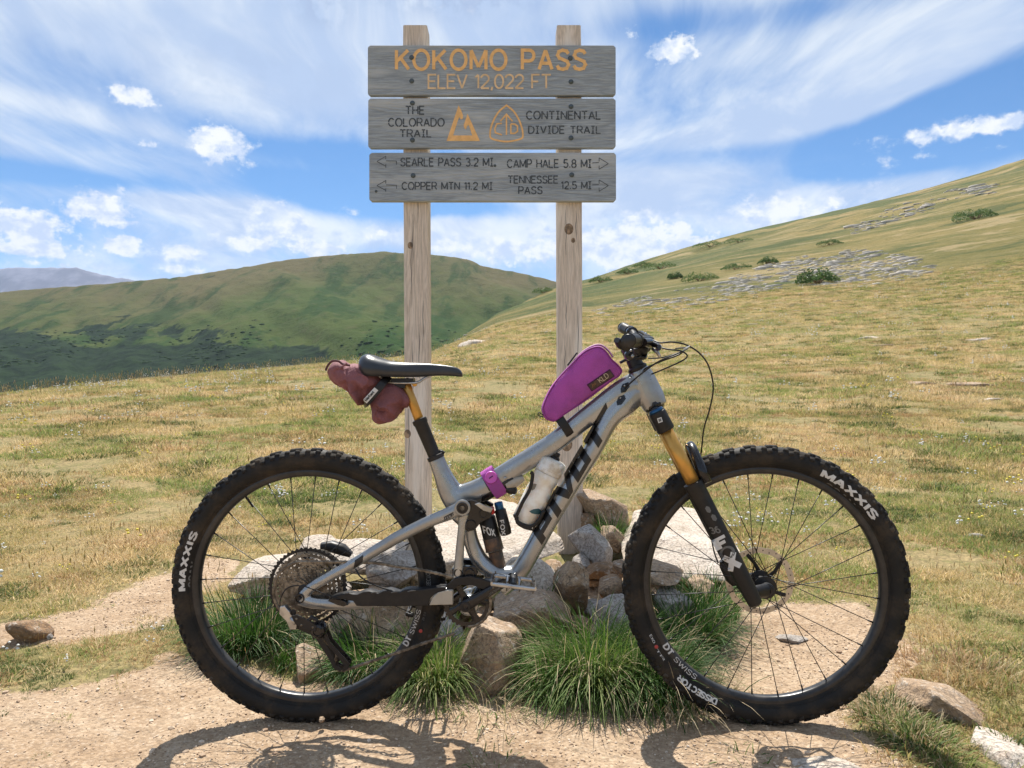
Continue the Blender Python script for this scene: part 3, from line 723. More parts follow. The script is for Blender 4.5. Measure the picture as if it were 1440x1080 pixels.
M_dry = grass_material('bleached_stalks', [(.2, (.44, .34, .19)), (.8, (.62, .50, .32))], .3)
M_flower = pbr('white_petals', (.75, .74, .68), .8)
M_yellow = pbr('yellow_petals', (.75, .62, .08), .8)
M_redplant = grass_material('reddish_forb', [(.1, (.30, .26, .10)), (.5, (.46, .28, .14)), (.9, (.60, .42, .24))], .45)
def blade(mb, p, d, L, w, bend, rs, seg=3, droop=0.0, face=None):
    """d: horizontal direction unit, bend: how far it leans"""
    px, py, pz = p; sx, sy = -d[1], d[0]
    if face is not None: sx, sy = math.cos(face), math.sin(face)
    pts = []
    for i in range(seg + 1):
        t = i / seg
        hz = bend * L * t ** 1.6
        zz = L * t * math.sqrt(max(0.05, 1 - min(bend, .95) ** 2 * t)) - droop * L * t * t
        pts.append((px + d[0] * hz, py + d[1] * hz, pz + zz))
    b = len(mb.v)
    for i, q in enumerate(pts[:-1]):
        ww = w * (1 - .55 * i / seg)
        mb.v.append((q[0] - sx * ww, q[1] - sy * ww, q[2])); mb.v.append((q[0] + sx * ww, q[1] + sy * ww, q[2]))
        if i: mb.f.append((b + 2 * i - 2, b + 2 * i - 1, b + 2 * i + 1, b + 2 * i))
    mb.v.append(pts[-1]); k = b + 2 * (seg - 1); mb.f.append((k, k + 1, len(mb.v) - 1))
protos = bpy.data.collections.new('tuft_prototypes')      # linked only through geometry nodes
def tuft(name, mat, n, R, L, w, bend, seed, seg=2, heads=0, hmat=None):
    r = random.Random(seed); mb = MB(); mh = MB()
    for i in range(n):
        a = r.uniform(0, 2 * math.pi); q = R * math.sqrt(r.random())
        p = (q * math.cos(a), q * math.sin(a), -.006)
        da = a + r.uniform(-1.2, 1.2); l = L * r.uniform(.45, 1.15)
        blade(mb, p, (math.cos(da), math.sin(da)), l * r.uniform(.6, 1.4), w * r.uniform(.7, 1.3), r.uniform(bend * .45, bend * 1.08), r, seg, r.uniform(.05, .40), r.uniform(0, 3.1))
    for i in range(heads):
        a = r.uniform(0, 2 * math.pi); q = R * math.sqrt(r.random()); l = L * r.uniform(1.0, 1.7); bx = r.uniform(-.4, .4) * l; by = r.uniform(-.4, .4) * l
        mb.loft([(q * math.cos(a), q * math.sin(a), 0), (q * math.cos(a) + bx * .4, q * math.sin(a) + by * .4, l * .6), (q * math.cos(a) + bx, q * math.sin(a) + by, l)], [w * .5, w * .45, w * .3], [w * .5, w * .45, w * .3], 3, cap=False)
        hx, hy = q * math.cos(a) + bx, q * math.sin(a) + by
        mb.loft([(hx, hy, l), (hx + bx * .06, hy + by * .06, l + .012), (hx + bx * .12, hy + by * .12, l + .026)], [w * .8, w * 2.0, w * .4], [w * .8, w * 2.0, w * .4], 4)
    me = mesh_of(name, mb.v, mb.f, mat, True)
    o = bpy.data.objects.new(name, me); protos.objects.link(o); return o
def flower(name, mat, seed, n=5, R=.05, L=.09):
    r = random.Random(seed); mb = MB()
    for i in range(n):
        a = r.uniform(0, 6.28); q = R * math.sqrt(r.random()); l = L * r.uniform(.6, 1.1); x, y = q * math.cos(a), q * math.sin(a)
        mb.loft([(x, y, l - .004), (x, y, l), (x, y, l + .005)], [.002, .008, .003], [.002, .008, .003], 6, lat=Vector((1, 0, 0)))
    o = bpy.data.objects.new(name, mesh_of(name, mb.v, mb.f, mat)); protos.objects.link(o); return o
# names sort alphabetically: instance index = position
P_ = [tuft('a0', M_straw, 42, .080, .042, .0015, .93, 1), tuft('a1', M_straw, 44, .09, .050, .0014, .95, 2), tuft('a2', M_straw, 40, .08, .034, .0017, .9, 3),
      tuft('a3', M_straw, 40, .09, .068, .0013, .9, 4, heads=1), tuft('a4', M_meadowgreen, 44, .07, .045, .0017, .85, 5), tuft('a5', M_redplant, 30, .06, .045, .002, .8, 6),
      flower('a6', M_flower, 7), flower('a7', M_yellow, 8, 4), tuft('a8', M_dry, 18, .07, .075, .0011, .85, 9, heads=1), tuft('a9', M_rosette, 46, .055, .038, .0026, .9, 10)]
def gn_scatter(name, pts, scl, rot, idx_, label, cat, coll):
    n = len(pts); me = bpy.data.meshes.new(name); me.vertices.add(n); me.vertices.foreach_set('co', pts.astype(np.float32).ravel())
    a = me.attributes.new('scl', 'FLOAT', 'POINT'); a.data.foreach_set('value', scl.astype(np.float32))
    a = me.attributes.new('rot', 'FLOAT', 'POINT'); a.data.foreach_set('value', rot.astype(np.float32))
    a = me.attributes.new('pick', 'INT', 'POINT'); a.data.foreach_set('value', idx_.astype(np.int32))
    o = bpy.data.objects.new(name, me); C.objects.link(o)
    ng = bpy.data.node_groups.new(name, 'GeometryNodeTree')
    ng.interface.new_socket('Geometry', in_out='INPUT', socket_type='NodeSocketGeometry'); ng.interface.new_socket('Geometry', in_out='OUTPUT', socket_type='NodeSocketGeometry')
    N = ng.nodes; L = ng.links
    gi = N.new('NodeGroupInput'); go = N.new('NodeGroupOutput')
    ci = N.new('GeometryNodeCollectionInfo'); ci.inputs[0].default_value = coll; ci.inputs['Separate Children'].default_value = True; ci.inputs['Reset Children'].default_value = True
    io = N.new('GeometryNodeInstanceOnPoints'); io.inputs['Pick Instance'].default_value = True
    def na(nm, ty): q = N.new('GeometryNodeInputNamedAttribute'); q.data_type = ty; q.inputs[0].default_value = nm; return q
    s = na('scl', 'FLOAT'); r = na('rot', 'FLOAT'); k = na('pick', 'INT')
    cb = N.new('ShaderNodeCombineXYZ'); L.new(r.outputs[0], cb.inputs[2])
    L.new(gi.outputs[0], io.inputs['Points']); L.new(ci.outputs[0], io.inputs['Instance']); L.new(k.outputs[0], io.inputs['Instance Index'])
    L.new(cb.outputs[0], io.inputs['Rotation']); L.new(s.outputs[0], io.inputs['Scale']); L.new(io.outputs[0], go.inputs[0])
    md = o.modifiers.new('scatter', 'NODES'); md.node_group = ng
    stuff(o, label, cat); return o
rg = np.random.RandomState(12)
def field(y0, y1, dens, smin, smax):
    """points spread evenly over the ground between two distances"""
    area = (y1 ** 2 - y0 ** 2) / 2 * 2.75 * (1 if y1 < 3.3 else 1.42)
    n = int(area * dens); Y = np.sqrt(rg.uniform(y0 ** 2, y1 ** 2, n)); x = Y * (rg.uniform(-.88, .85, n) if y1 < 3.3 else rg.uniform(-1.2, 1.25, n))
    return x, Y, rg.uniform(smin, smax, n)
xs, ys_, ss = [], [], []
for a_ in [(1.62, 3.2, 700, .45, .95), (3.2, 6, 430, .6, 1.1), (6, 12, 190, .9, 1.6), (12, 24, 75, 1.3, 2.1), (24, 55, 22, 1.8, 2.8)]:
    x, y, s = field(*a_); xs.append(x); ys_.append(y); ss.append(s)
x = np.concatenate(xs); y = np.concatenate(ys_); s = np.concatenate(ss)
# keep off the bare dirt, thinner where the meadow is stony
dn = np.zeros(len(x)); nm = y < 9; dn[nm] = dirt_at(x[nm], y[nm])
u_ = 720 + F * x / y; D_ = np.interp(u_, CU, CD)
thin = fbm(x * 1.3, y * 1.3, 101); thin2 = fbm(x * .35, y * .35, 103)
keep = (rg.rand(len(x)) < (1 - dn) ** 1.5) & (y < D_ * 1.08) & (rg.rand(len(x)) < sst(.34, .50, thin + .08)) 
keep |= (rg.rand(len(x)) < .012) & (dn > .5) & (y < 5)
pile = (np.abs(x + .02) < .95) & (y > 2.55) & (y < 4.3)
keep &= ~(pile & (rg.rand(len(x)) < .93))
x, y, s, thin, thin2, dn = x[keep], y[keep], s[keep], thin[keep], thin2[keep], dn[keep]
s = s * (.75 + .6 * sst(.35, .65, fbm(x * 2.5, y * 2.5, 107))); s[dn > .3] *= .55
R_ = rg.rand(len(x)); pick = np.select([R_ < .30, R_ < .55, R_ < .75, R_ < .90], [0, 1, 2, 3], 8)
gp = fbm(x * .9, y * .9, 111); pick = np.where((gp > .54) & (rg.rand(len(x)) < .55), 4, pick)
pick = np.where((y < 3.4) & (x < -.55) & (rg.rand(len(x)) < .22), 4, pick)
rp = fbm(x * 1.4, y * 1.4, 113); pick = np.where((rp > .64) & (rg.rand(len(x)) < .35), 5, pick)
dk_ = fbm(x * 3.1, y * 3.1, 211); pick = np.where((dk_ > .60) & (rg.rand(len(x)) < .6), 9, pick)
pick = np.where((fbm(x * 1.1, y * 1.6, 219) > .58) & (rg.rand(len(x)) < .45), 5, pick)
pick = np.where((x > .85) & (y < 3.0) & (rg.rand(len(x)) < .16), 5, pick)
pick = np.where((rg.rand(len(x)) < .003) & (y > 3), 6, pick); pick = np.where((fbm(x * .8, y * .8, 117) > .62) & (rg.rand(len(x)) < .02), 6, pick)
pick = np.where((rg.rand(len(x)) < .003) & (y > 3), 7, pick)
z = H(x, y)
gn_scatter('meadow_grass', np.stack([x, y, z], 1), s, rg.uniform(0, 6.28, len(x)), pick, 'short sun bleached alpine grass with small white flowers', 'grass', protos)
print('TUFTS', len(x))
# pebbles on the trail
pebs = bpy.data.collections.new('pebble_prototypes')
M_peb = bpy.data.materials.new('trail_gravel'); M_peb.use_nodes = True; _t = NT(M_peb.node_tree)
_t.l.new(_t.ramp(_t.new('ShaderNodeObjectInfo').outputs['Random'], [(0, (.30, .20, .13)), (.3, (.42, .30, .20)), (.7, (.54, .41, .29)), (1, (.68, .57, .45))]), _t.n['Principled BSDF'].inputs['Base Color']); _t.n['Principled BSDF'].inputs['Roughness'].default_value = .9
for k in range(4):
    r = np.random.RandomState(50 + k); v = I1V * (1 + r.uniform(-.3, .3, (len(I1V), 1))) * np.array([1, r.uniform(.7, 1), r.uniform(.5, .8)])
    o = bpy.data.objects.new('p%d' % k, mesh_of('p%d' % k, (v * .01).tolist(), I1F, M_peb, False)); pebs.objects.link(o)
n = 90000
Y = np.sqrt(rg.uniform(1.6 ** 2, 4.2 ** 2, n)); x = Y * rg.uniform(-.8, .8, n); d_ = dirt_at(x, Y)
kp = (d_ > .2) & (rg.rand(n) < (.35 + .65 * sst(.4, .6, fbm(x * 3, Y * 3, 131)))); x, Y = x[kp], Y[kp]
sz = .09 + .36 * rg.rand(len(x)) ** 3; big = rg.rand(len(x)) < .016; sz[big] = rg.uniform(.4, 1.0, big.sum())
gn_scatter('trail_gravel', np.stack([x, Y, H(x, Y) + .001], 1), sz, rg.uniform(0, 6.28, len(x)), rg.randint(0, 4, len(x)), 'pinkish tan gravel loose on the trail', 'gravel', pebs)
# green bunches of long grass round the stones: each one a plant
def bunch(u, v, Y, wpx, L, n, label, lean=(0, -1), mat=None, bias=.55, w=.0022, dry=.10, name='grass_clump', depth=.16, droop=.45, group='clumps of long grass round the stones'):
    r = random.Random(int(u * 7 + v)); c = W(u, v, Y); c.z = max(float(H(c.x, c.y)), min(c.z, .5)) if v < 880 else float(H(c.x, c.y)); hw = wpx / F * Y / 2
    root = empty(name, c, label, 'grass', group)
    mb = MB(); md = MB()
    for i in range(n):
        a = r.uniform(0, 6.283); q = math.sqrt(r.random())
        x = c.x + hw * q * math.cos(a); y = c.y + depth * q * math.sin(a)
        da = a + r.uniform(-.9, .9); d = Vector((math.cos(da) * .8 + lean[0] * bias, math.sin(da) * .6 + lean[1] * bias)); d.normalize()
        l = L * r.uniform(.22, 1.0) ** .8 * 1.15; isd = r.random() < dry
        blade(md if isd else mb, (x, y, c.z - .015), (d.x, d.y), l * (1.15 if isd else 1), w * r.uniform(.5, 1.1) * (.6 if isd else 1), r.uniform(.15, 1.0), r, 6, droop * r.uniform(.1, 1.7), da + 1.57 + r.uniform(-.5, .5))
    mb.obj('blades', mat or M_green, root)
    if md.v: md.obj('dry_blades', M_dry, root)
    return root
bunch(352, 905, 2.72, 105, .25, 1700, 'big green grass clump behind the left of the rear wheel', bias=.2, droop=.25)
bunch(420, 925, 2.62, 60, .13, 500, 'low green clump under the rear derailleur', bias=.2, droop=.2)
bunch(520, 965, 2.50, 120, .21, 1200, 'bright grass clump low inside the rear wheel right of the derailleur', lean=(-.9, -.4), bias=.5)
bunch(612, 948, 2.40, 90, .24, 1600, 'dark grass clump behind the rear tyre edge and the chain', lean=(-.2, -1))
bunch(765, 950, 2.36, 70, .20, 1100, 'long green clump leaning against the right of the large boulder', lean=(-.3, -.8))
bunch(838, 940, 2.36, 130, .30, 3000, 'largest dark green clump in front of the pile', lean=(.1, -1))
bunch(918, 945, 2.34, 100, .26, 2000, 'green clump left of the front tyre', lean=(.5, -.9))
bunch(970, 900, 2.72, 80, .23, 1200, 'sunlit clump inside the left of the front wheel', bias=.15, droop=.25)
bunch(1000, 860, 2.95, 70, .19, 700, 'small clump beside the fork leg', bias=.1, droop=.2)
bunch(860, 765, 3.95, 34, .20, 300, 'small green tuft among the stones right of the post', bias=.1, droop=.1, depth=.05)
bunch(765, 860, 3.0, 34, .22, 240, 'thin green tuft beside the upright stone', bias=.1, droop=.2, depth=.05)
bunch(690, 985, 2.20, 120, .12, 200, 'straggly dry grass at the foot of the large boulder', dry=.75)
bunch(960, 1000, 2.22, 150, .17, 420, 'straggly dry grass left of the front tyre contact', dry=.8, bias=.3)
bunch(1262, 1020, 2.05, 90, .075, 900, 'dark low plants at the right of the trail', bias=.1, droop=.3, dry=.3, group='clumps of low plants by the right edge')
bunch(1300, 1062, 1.93, 90, .075, 700, 'low green plants in front of the layered stone', mat=M_meadowgreen, bias=.1, droop=.3, dry=.3, group='clumps of low plants by the right edge')
bunch(1390, 960, 2.35, 110, .09, 500, 'reddish dry plants behind the layered stone', mat=M_redplant, bias=.05, droop=.1, dry=.35, name='alpine_plant', group='clumps of low plants by the right edge')
bunch(1330, 940, 2.42, 120, .085, 500, 'sparse reddish plants left of the layered stone', mat=M_redplant, bias=.05, droop=.25, dry=.25, name='alpine_plant', group='clumps of low plants by the right edge')
bunch(1225, 985, 2.16, 70, .07, 400, 'grey dry cushion plant at the trail edge', mat=M_dry, bias=.05, droop=.1, name='alpine_plant', group='clumps of low plants by the right edge')
bunch(700, 1085, 1.80, 80, .06, 160, 'small dry tuft at the bottom edge under the pedal', dry=.5, bias=.1, name='grass_clump', group='small tufts on the trail')
bunch(1050, 1085, 1.80, 90, .06, 160, 'small dry tuft at the bottom edge under the front wheel', dry=.5, bias=.1, name='grass_clump', group='small tufts on the trail')
# willow bushes on the slopes
M_bush = grass_material('willow_foliage', [(.1, (.06, .11, .035)), (.5, (.10, .16, .05)), (.9, (.17, .22, .08))], .4)
M_scrub = pbr('willow_leaves', (.030, .055, .016), .9, var=.5, vscale=.05, col2=(.045, .075, .022), spec=.1)
def bush(u, v, wpx, hpx, label, seed):
    p = hit(u, v); r = np.random.RandomState(seed); w = wpx / F * p.y / 2; h = hpx / F * p.y
    V = []; Fc = []; n = 1500
    for i in range(n):
        a = r.uniform(0, 6.283); q = math.sqrt(r.rand()); e = (1 - q * q) ** .5
        c = np.array([w * q * math.cos(a), w * .8 * q * math.sin(a), h * (e * r.uniform(.45, 1.0) * (.75 + .35 * math.sin(a * 3 + seed)))])
        s = h * r.uniform(.05, .11); d1 = r.normal(size=3); d1 /= np.linalg.norm(d1); d2 = np.cross(d1, r.normal(size=3)); d2 /= np.linalg.norm(d2)
        b = len(V); V += [c - d1 * s, c - d2 * s * .6, c + d1 * s, c + d2 * s * .6]; Fc.append((b, b + 1, b + 2, b + 3))
    root = empty('willow_bush', p, label, 'bush', 'willow bushes on the hillside')
    mb = MB(); mb.v = [tuple(np.array(q) + np.array(p)) for q in V]; mb.f = Fc; mb.obj('foliage', M_bush, root, smooth=False)
    mb = MB()
    for k in range(5):
        a = k * 1.25; mb.loft([p + Vector((0, 0, -.2)), p + Vector((w * .4 * math.cos(a), w * .3 * math.sin(a), h * .55))], [h * .07, h * .03], [h * .07, h * .03], 5)
    mb.obj('stems', RM['brown'], root)
for k, (u, v, w, h, lab) in enumerate([(1150, 398, 62, 20, 'dark bush among the pale stones, the nearest one'), (1372, 308, 64, 14, 'wide dark bush high on the right slope'), (1168, 345, 40, 8, 'flat bush below the upper stone band'),
        (1080, 371, 30, 10, 'small bush left of the stone field'), (1036, 379, 46, 9, 'low bush left of the small bush'), (985, 395, 56, 12, 'bush below the skyline rise'), (950, 392, 24, 10, 'tiny bush left of the bush below the skyline'),
        (930, 378, 60, 10, 'dark thicket on the shoulder of the right skyline'), (1000, 348, 54, 8, 'long low thicket near the skyline'), (882, 385, 34, 8, 'dark bush where the slope leaves the right post'),
        (845, 397, 36, 9, 'dark bush just right of the right post'), (1040, 341, 44, 7, 'long dark strip of scrub under the skyline'), (765, 412, 34, 8, 'low scrub left of the right post'), (735, 420, 30, 7, 'scrub on the green slope between the posts'), (680, 440, 26, 6, 'lone scrub on the green slope right of the left post'),
        (905, 376, 34, 8, 'rounded dark bush on the skyline shoulder')]):
    bush(u, v, w, h, lab, 300 + k)
# scrub over the far hill: reads as a mass
n = 60000
Yq = np.exp(rg.uniform(math.log(340), math.log(900), n)); uq = rg.uniform(-200, 700, n); xq = (uq - 720) / F * Yq; zq = H2(xq, Yq); vq = 540 - (zq - .9) / Yq * F
pr = sst(440, 500, vq) * (1 - .8 * sst(230, 500, uq)) * sst(.40, .58, fbm(xq * .022, Yq * .008, 151)) * 1.6
kk = np.nonzero(rg.rand(n) < pr)[0][:3200]; pl = []
for i in kk:
    s = rg.uniform(.8, 2.6); pl.append(((xq[i], Yq[i], zq[i]), (s * 1.5, s, s * .55), 0))
if pl: scatter_mesh('valley_scrub', pl, None, M_scrub, 'dark willow scrub covering the valley floor and lower slope', 'scrub', I1R, I1F)
# ------------------------------------------------------------------ stroke lettering
def arc(cx, cy, rx, ry, a0, a1, n=10):
    return [(cx + rx * math.cos(math.radians(a0 + (a1 - a0) * i / n)), cy + ry * math.sin(math.radians(a0 + (a1 - a0) * i / n))) for i in range(n + 1)]
GL4 = (6.4, [[(4.6, 0), (4.6, 10), (0, 3), (6.4, 3)]])
S_ = [(6.1, 8.1), (5.2, 9.4), (3.2, 10), (1.1, 9.3), (.3, 7.5), (1.1, 6.0), (3.2, 5.1), (5.3, 4.2), (6.2, 2.6), (5.3, .7), (3.1, 0), (1.0, .5), (0, 2.0)]
GL = {  # glyphs: width, polylines ('c' marks a closed curve)
 'A': (7, [[(0, 0), (3.5, 10), (7, 0)], [(1.2, 3.2), (5.8, 3.2)]]), 'B': (6.4, [[(0, 0), (0, 10), (3.6, 10)] + arc(3.6, 7.6, 2.2, 2.4, 90, -90) + [(0, 5.2)], [(3.6, 5.2)] + arc(3.8, 2.6, 2.6, 2.6, 90, -90) + [(0, 0)]]),
 'C': (7, [arc(3.7, 5, 3.7, 5, 42, 318, 18)]), 'D': (6.8, [[(0, 0), (0, 10), (2.6, 10)] + arc(2.6, 5, 4.2, 5, 90, -90, 14) + [(0, 0)]]),
 'E': (5.8, [[(5.8, 10), (0, 10), (0, 0), (5.8, 0)], [(0, 5.2), (5, 5.2)]]), 'F': (5.6, [[(5.6, 10), (0, 10), (0, 0)], [(0, 5), (4.6, 5)]]),
 'H': (6.6, [[(0, 0), (0, 10)], [(6.6, 0), (6.6, 10)], [(0, 5.1), (6.6, 5.1)]]), 'I': (1.2, [[(.6, 0), (.6, 10)]]),
 'K': (6.6, [[(0, 0), (0, 10)], [(6.2, 10), (0, 4)], [(2.2, 6), (6.6, 0)]]), 'L': (5.4, [[(0, 10), (0, 0), (5.4, 0)]]),
 'M': (8, [[(0, 0), (0, 10), (4, 1.2), (8, 10), (8, 0)]]), 'N': (6.8, [[(0, 0), (0, 10), (6.8, 0), (6.8, 10)]]),
 'O': (8, [arc(4, 5, 4, 5, 90, 450, 24)]), 'P': (6.2, [[(0, 0), (0, 10), (3.6, 10)] + arc(3.6, 7.2, 2.6, 2.8, 90, -90, 10) + [(0, 4.4)]]),
 'R': (6.6, [[(0, 0), (0, 10), (3.8, 10)] + arc(3.8, 7.4, 2.5, 2.6, 90, -90, 10) + [(0, 4.8)], [(3.6, 4.8), (6.6, 0)]]),
 'S': (6.3, [S_]), 'T': (6.8, [[(0, 10), (6.8, 10)], [(3.4, 10), (3.4, 0)]]), 'U': (6.6, [[(0, 10), (0, 3.4)] + arc(3.3, 3.4, 3.3, 3.4, 180, 360, 10) + [(6.6, 10)]]),
 'V': (7, [[(0, 10), (3.5, 0), (7, 10)]]), 'W': (10, [[(0, 10), (2.5, 0), (5, 9), (7.5, 0), (10, 10)]]), 'X': (7, [[(0, 0), (7, 10)], [(0, 10), (7, 0)]]),
 '0': (6.2, [arc(3.1, 5, 3.1, 5, 90, 450, 22)]), '1': (2.6, [[(0, 8), (2.2, 10), (2.2, 0)]]),
 '2': (6, [arc(3, 7.1, 2.9, 2.9, 170, -30, 10) + [(0, 0), (6, 0)]]), '3': (6, [arc(2.8, 7.5, 2.6, 2.5, 150, -80, 9) + arc(2.9, 2.7, 3.0, 2.7, 85, -150, 11)]),
 '4': GL4, '5': (6, [[(5.4, 10), (.8, 10), (.3, 5.4)] + arc(2.8, 3.1, 3.1, 3.1, 130, -150, 12)]), '6': (6.2, [[(5.4, 9.4), (3.6, 10), (1, 8), (0, 4)], arc(3.1, 3.1, 3.0, 3.1, 90, 450, 18)]),
 '9': (6.2, [[(.8, .6), (2.6, 0), (5, 2), (6.2, 6)], arc(3.1, 6.9, 3.0, 3.1, 90, 450, 18)]),
 '8': (6, [arc(3, 7.6, 2.5, 2.4, 90, 450, 16), arc(3, 2.7, 3.0, 2.7, 90, 450, 18)]), ',': (1.4, [[(1.0, 1), (.3, -1.6)]]), '.': (1.4, [[(.6, 0), (.6, 1.3)]]), ' ': (3.4, []),
 'e': (5, [[(.1, 3.2), (5, 3.2)] + arc(2.6, 3.2, 2.5, 3.2, 0, 310, 14)]), 'o': (5.2, [arc(2.6, 3.2, 2.5, 3.2, 90, 450, 16)]), 'l': (1.2, [[(.6, 0), (.6, 10)]]),
 'f': (3.6, [[(3.6, 9.8), (2.2, 9.8), (1.4, 8.6), (1.4, 0)], [(0, 6), (3.2, 6)]]), 't': (3.6, [[(1.4, 9), (1.4, .8), (3.4, 0)], [(0, 6), (3.2, 6)]]), 'i': (1.2, [[(.6, 0), (.6, 6.2)], [(.6, 8.2), (.6, 9.4)]]), 'd': (5, [arc(2.4, 3.2, 2.4, 3.2, 90, 450, 14), [(4.9, 0), (4.9, 10)]]), 's': (4, [[(3.8, 5.4), (2, 6.3), (.3, 5), (2, 3.3), (3.8, 1.8), (2.2, 0), (0, .8)]])}
SERIF_I = (4.2, [[(2.1, 0), (2.1, 10)], [(0, 10), (4.2, 10)], [(0, 0), (4.2, 0)]])
def layout(text, gap=1.9, serif=False):
    out = []; x = 0
    for ch in text:
        w, pl = SERIF_I if (serif and ch == 'I') else GL[ch]
        for p in pl: out.append([(q[0] + x, q[1]) for q in p])
        x += w + gap
    return out, x - gap
def stencil(pls, g=.9):
    out = []
    for p in pls:
        L = [0]
        for i in range(1, len(p)): L.append(L[-1] + math.dist(p[i], p[i - 1]))
        if L[-1] < 6: out.append(p); continue
        m = L[-1] * .5; a = []; b = []
        def at(d):
            for i in range(1, len(p)):
                if L[i] >= d: t = (d - L[i - 1]) / max(L[i] - L[i - 1], 1e-9); return (p[i - 1][0] + (p[i][0] - p[i - 1][0]) * t, p[i - 1][1] + (p[i][1] - p[i - 1][1]) * t)
            return p[-1]
        a = [q for q, l in zip(p, L) if l < m - g / 2] + [at(m - g / 2)]; b = [at(m + g / 2)] + [q for q, l in zip(p, L) if l > m + g / 2]
        out += [a, b]
    return out
def stroke_strips(pls, sw, step=1.2, across=2):
    """polylines -> list of strips (rows of points across the stroke)"""
    out = []; parts = []
    for p in pls:
        cur = [p[0]]
        for i in range(1, len(p) - 1):
            cur.append(p[i]); a = Vector((p[i][0] - p[i - 1][0], p[i][1] - p[i - 1][1])); b = Vector((p[i + 1][0] - p[i][0], p[i + 1][1] - p[i][1]))
            if a.length > 1e-6 and b.length > 1e-6 and a.angle(b) > .6:
                e = a.normalized() * sw * .5; f = b.normalized() * sw * .5
                cur[-1] = (p[i][0] + e.x, p[i][1] + e.y) if a.angle(b) < 1.75 else p[i]; parts.append(cur); cur = [p[i]]
        cur.append(p[-1]); parts.append(cur)
    for p in parts:
        closed = math.dist(p[0], p[-1]) < 1e-6
        q = []
        for i in range(len(p) - 1):
            n = max(1, int(math.dist(p[i], p[i + 1]) / step))
            for j in range(n): q.append((p[i][0] + (p[i + 1][0] - p[i][0]) * j / n, p[i][1] + (p[i + 1][1] - p[i][1]) * j / n))
        q.append(p[-1]); rows = []
        for i in range(len(q)):
            if closed: a = q[i - 1] if i else q[-2]; b = q[i + 1] if i < len(q) - 1 else q[1]
            else: a = q[max(i - 1, 0)]; b = q[min(i + 1, len(q) - 1)]
            d1 = Vector((q[i][0] - a[0], q[i][1] - a[1])); d2 = Vector((b[0] - q[i][0], b[1] - q[i][1]))
            if d1.length < 1e-9: d1 = d2
            if d2.length < 1e-9: d2 = d1
            d1.normalize(); d2.normalize(); n1 = Vector((-d1.y, d1.x)); n2 = Vector((-d2.y, d2.x)); m = n1 + n2
            if m.length < .2: m = n1
            m.normalize(); k = min(1 / max(m.dot(n1), .35), 1.25) * sw / 2
            rows.append([(q[i][0] + m.x * k * s, q[i][1] + m.y * k * s) for s in [(-1 + 2 * j / across) for j in range(across + 1)]])
        out.append(rows)
    return out
def strips_mesh(strips, fn):
    """fn(x, y, layer) -> 3D point"""
    V = []; Fc = []
    for li, rows in enumerate(strips):
        b = len(V); m = len(rows[0])
        for r in rows:
            for q in r: V.append(fn(q[0], q[1], li))
        for i in range(len(rows) - 1):
            for j in range(m - 1):
                f = (b + i * m + j, b + (i + 1) * m + j, b + (i + 1) * m + j + 1, b + i * m + j + 1); Fc.append(f)
    return V, Fc
# ------------------------------------------------------------------ weathered wood
def wood(name, light, dark, axis='X', scale=1.0, bump=.8, pale=None):
    m = bpy.data.materials.new(name); m.use_nodes = True
    t = NT(m.node_tree); b = t.n['Principled BSDF']; co = t.new('ShaderNodeTexCoord').outputs['Object']
    oi = t.new('ShaderNodeObjectInfo'); ad = t.new('ShaderNodeVectorMath', operation='ADD'); t.l.new(co, ad.inputs[0])
    cb = t.new('ShaderNodeCombineXYZ')
    for k in range(3): t.l.new(t.math('MULTIPLY', oi.outputs['Random'], 7 + 5 * k), cb.inputs[k])
    t.l.new(cb.outputs[0], ad.inputs[1]); co = ad.outputs[0]
    s = (1.2, 9, 9) if axis == 'X' else (9, 9, 1.2)
    fig = t.noise(t.mapping(co, tuple(q * .55 for q in s)), 1.0, 3, .5, .8)
    wv = t.math('FRACT', t.math('MULTIPLY', fig, 17.0)); wv = t.sstep(t.math('ABSOLUTE', t.math('SUBTRACT', wv, .5)), .08, .5)
    fib = t.noise(t.mapping(co, tuple(q * (7 if q > 2 else 2.5) * scale for q in s)), 1.0, 6, .7)
    fine = t.noise(t.mapping(co, tuple(q * (22 if q > 2 else 5) * scale for q in s)), 1.0, 4, .7)
    big = t.noise(t.mapping(co, tuple(q * .8 for q in s)), 1.0, 5, .6)
    c = t.mix(t.sstep(fib, .30, .66), dark, light)
    c = t.mix(t.math('MULTIPLY', wv, .30), c, tuple(x * .62 for x in dark))
    c = t.mix(t.sstep(fine, .56, .42, 0, .5), c, tuple(x * .5 for x in dark))
    if pale: c = t.mix(t.sstep(big, .50, .66, 0, .75), c, pale)
    t.l.new(c, b.inputs['Base Color']); b.inputs['Roughness'].default_value = .85; b.inputs['Specular IOR Level'].default_value = .2
    bn = t.new('ShaderNodeBump'); bn.inputs['Strength'].default_value = bump; bn.inputs['Distance'].default_value = .004
    t.l.new(t.math('ADD', fib, t.math('ADD', t.math('MULTIPLY', wv, -.5), fine)), bn.inputs['Height']); t.l.new(bn.outputs[0], b.inputs['Normal']); return m
M_board = wood('weathered_grey_board', (.45, .48, .505), (.345, .375, .405), 'X', 1.7, .8, (.54, .54, .53))
M_post = wood('weathered_pine_post', (.82, .69, .57), (.70, .57, .46), 'Z', 1.3, .4, (.84, .75, .66))
M_orange = pbr('orange_paint', (.92, .52, .20), .7, var=.15, vscale=30)
M_orange2 = pbr('faded_orange_paint', (.85, .58, .33), .8, var=.2, vscale=24)
M_route = pbr('dark_routed_grooves', (.055, .065, .075), .95, var=.5, vscale=30, col2=(.11, .12, .13))
M_bolt = pbr('weathered_bolt', (.10, .12, .13), .55, .6, bump=.4, bscale=200)
M_knot = pbr('pine_knot', (.40, .27, .17), .8, var=.6, vscale=40)
YS = 4.15      # distance of the board faces
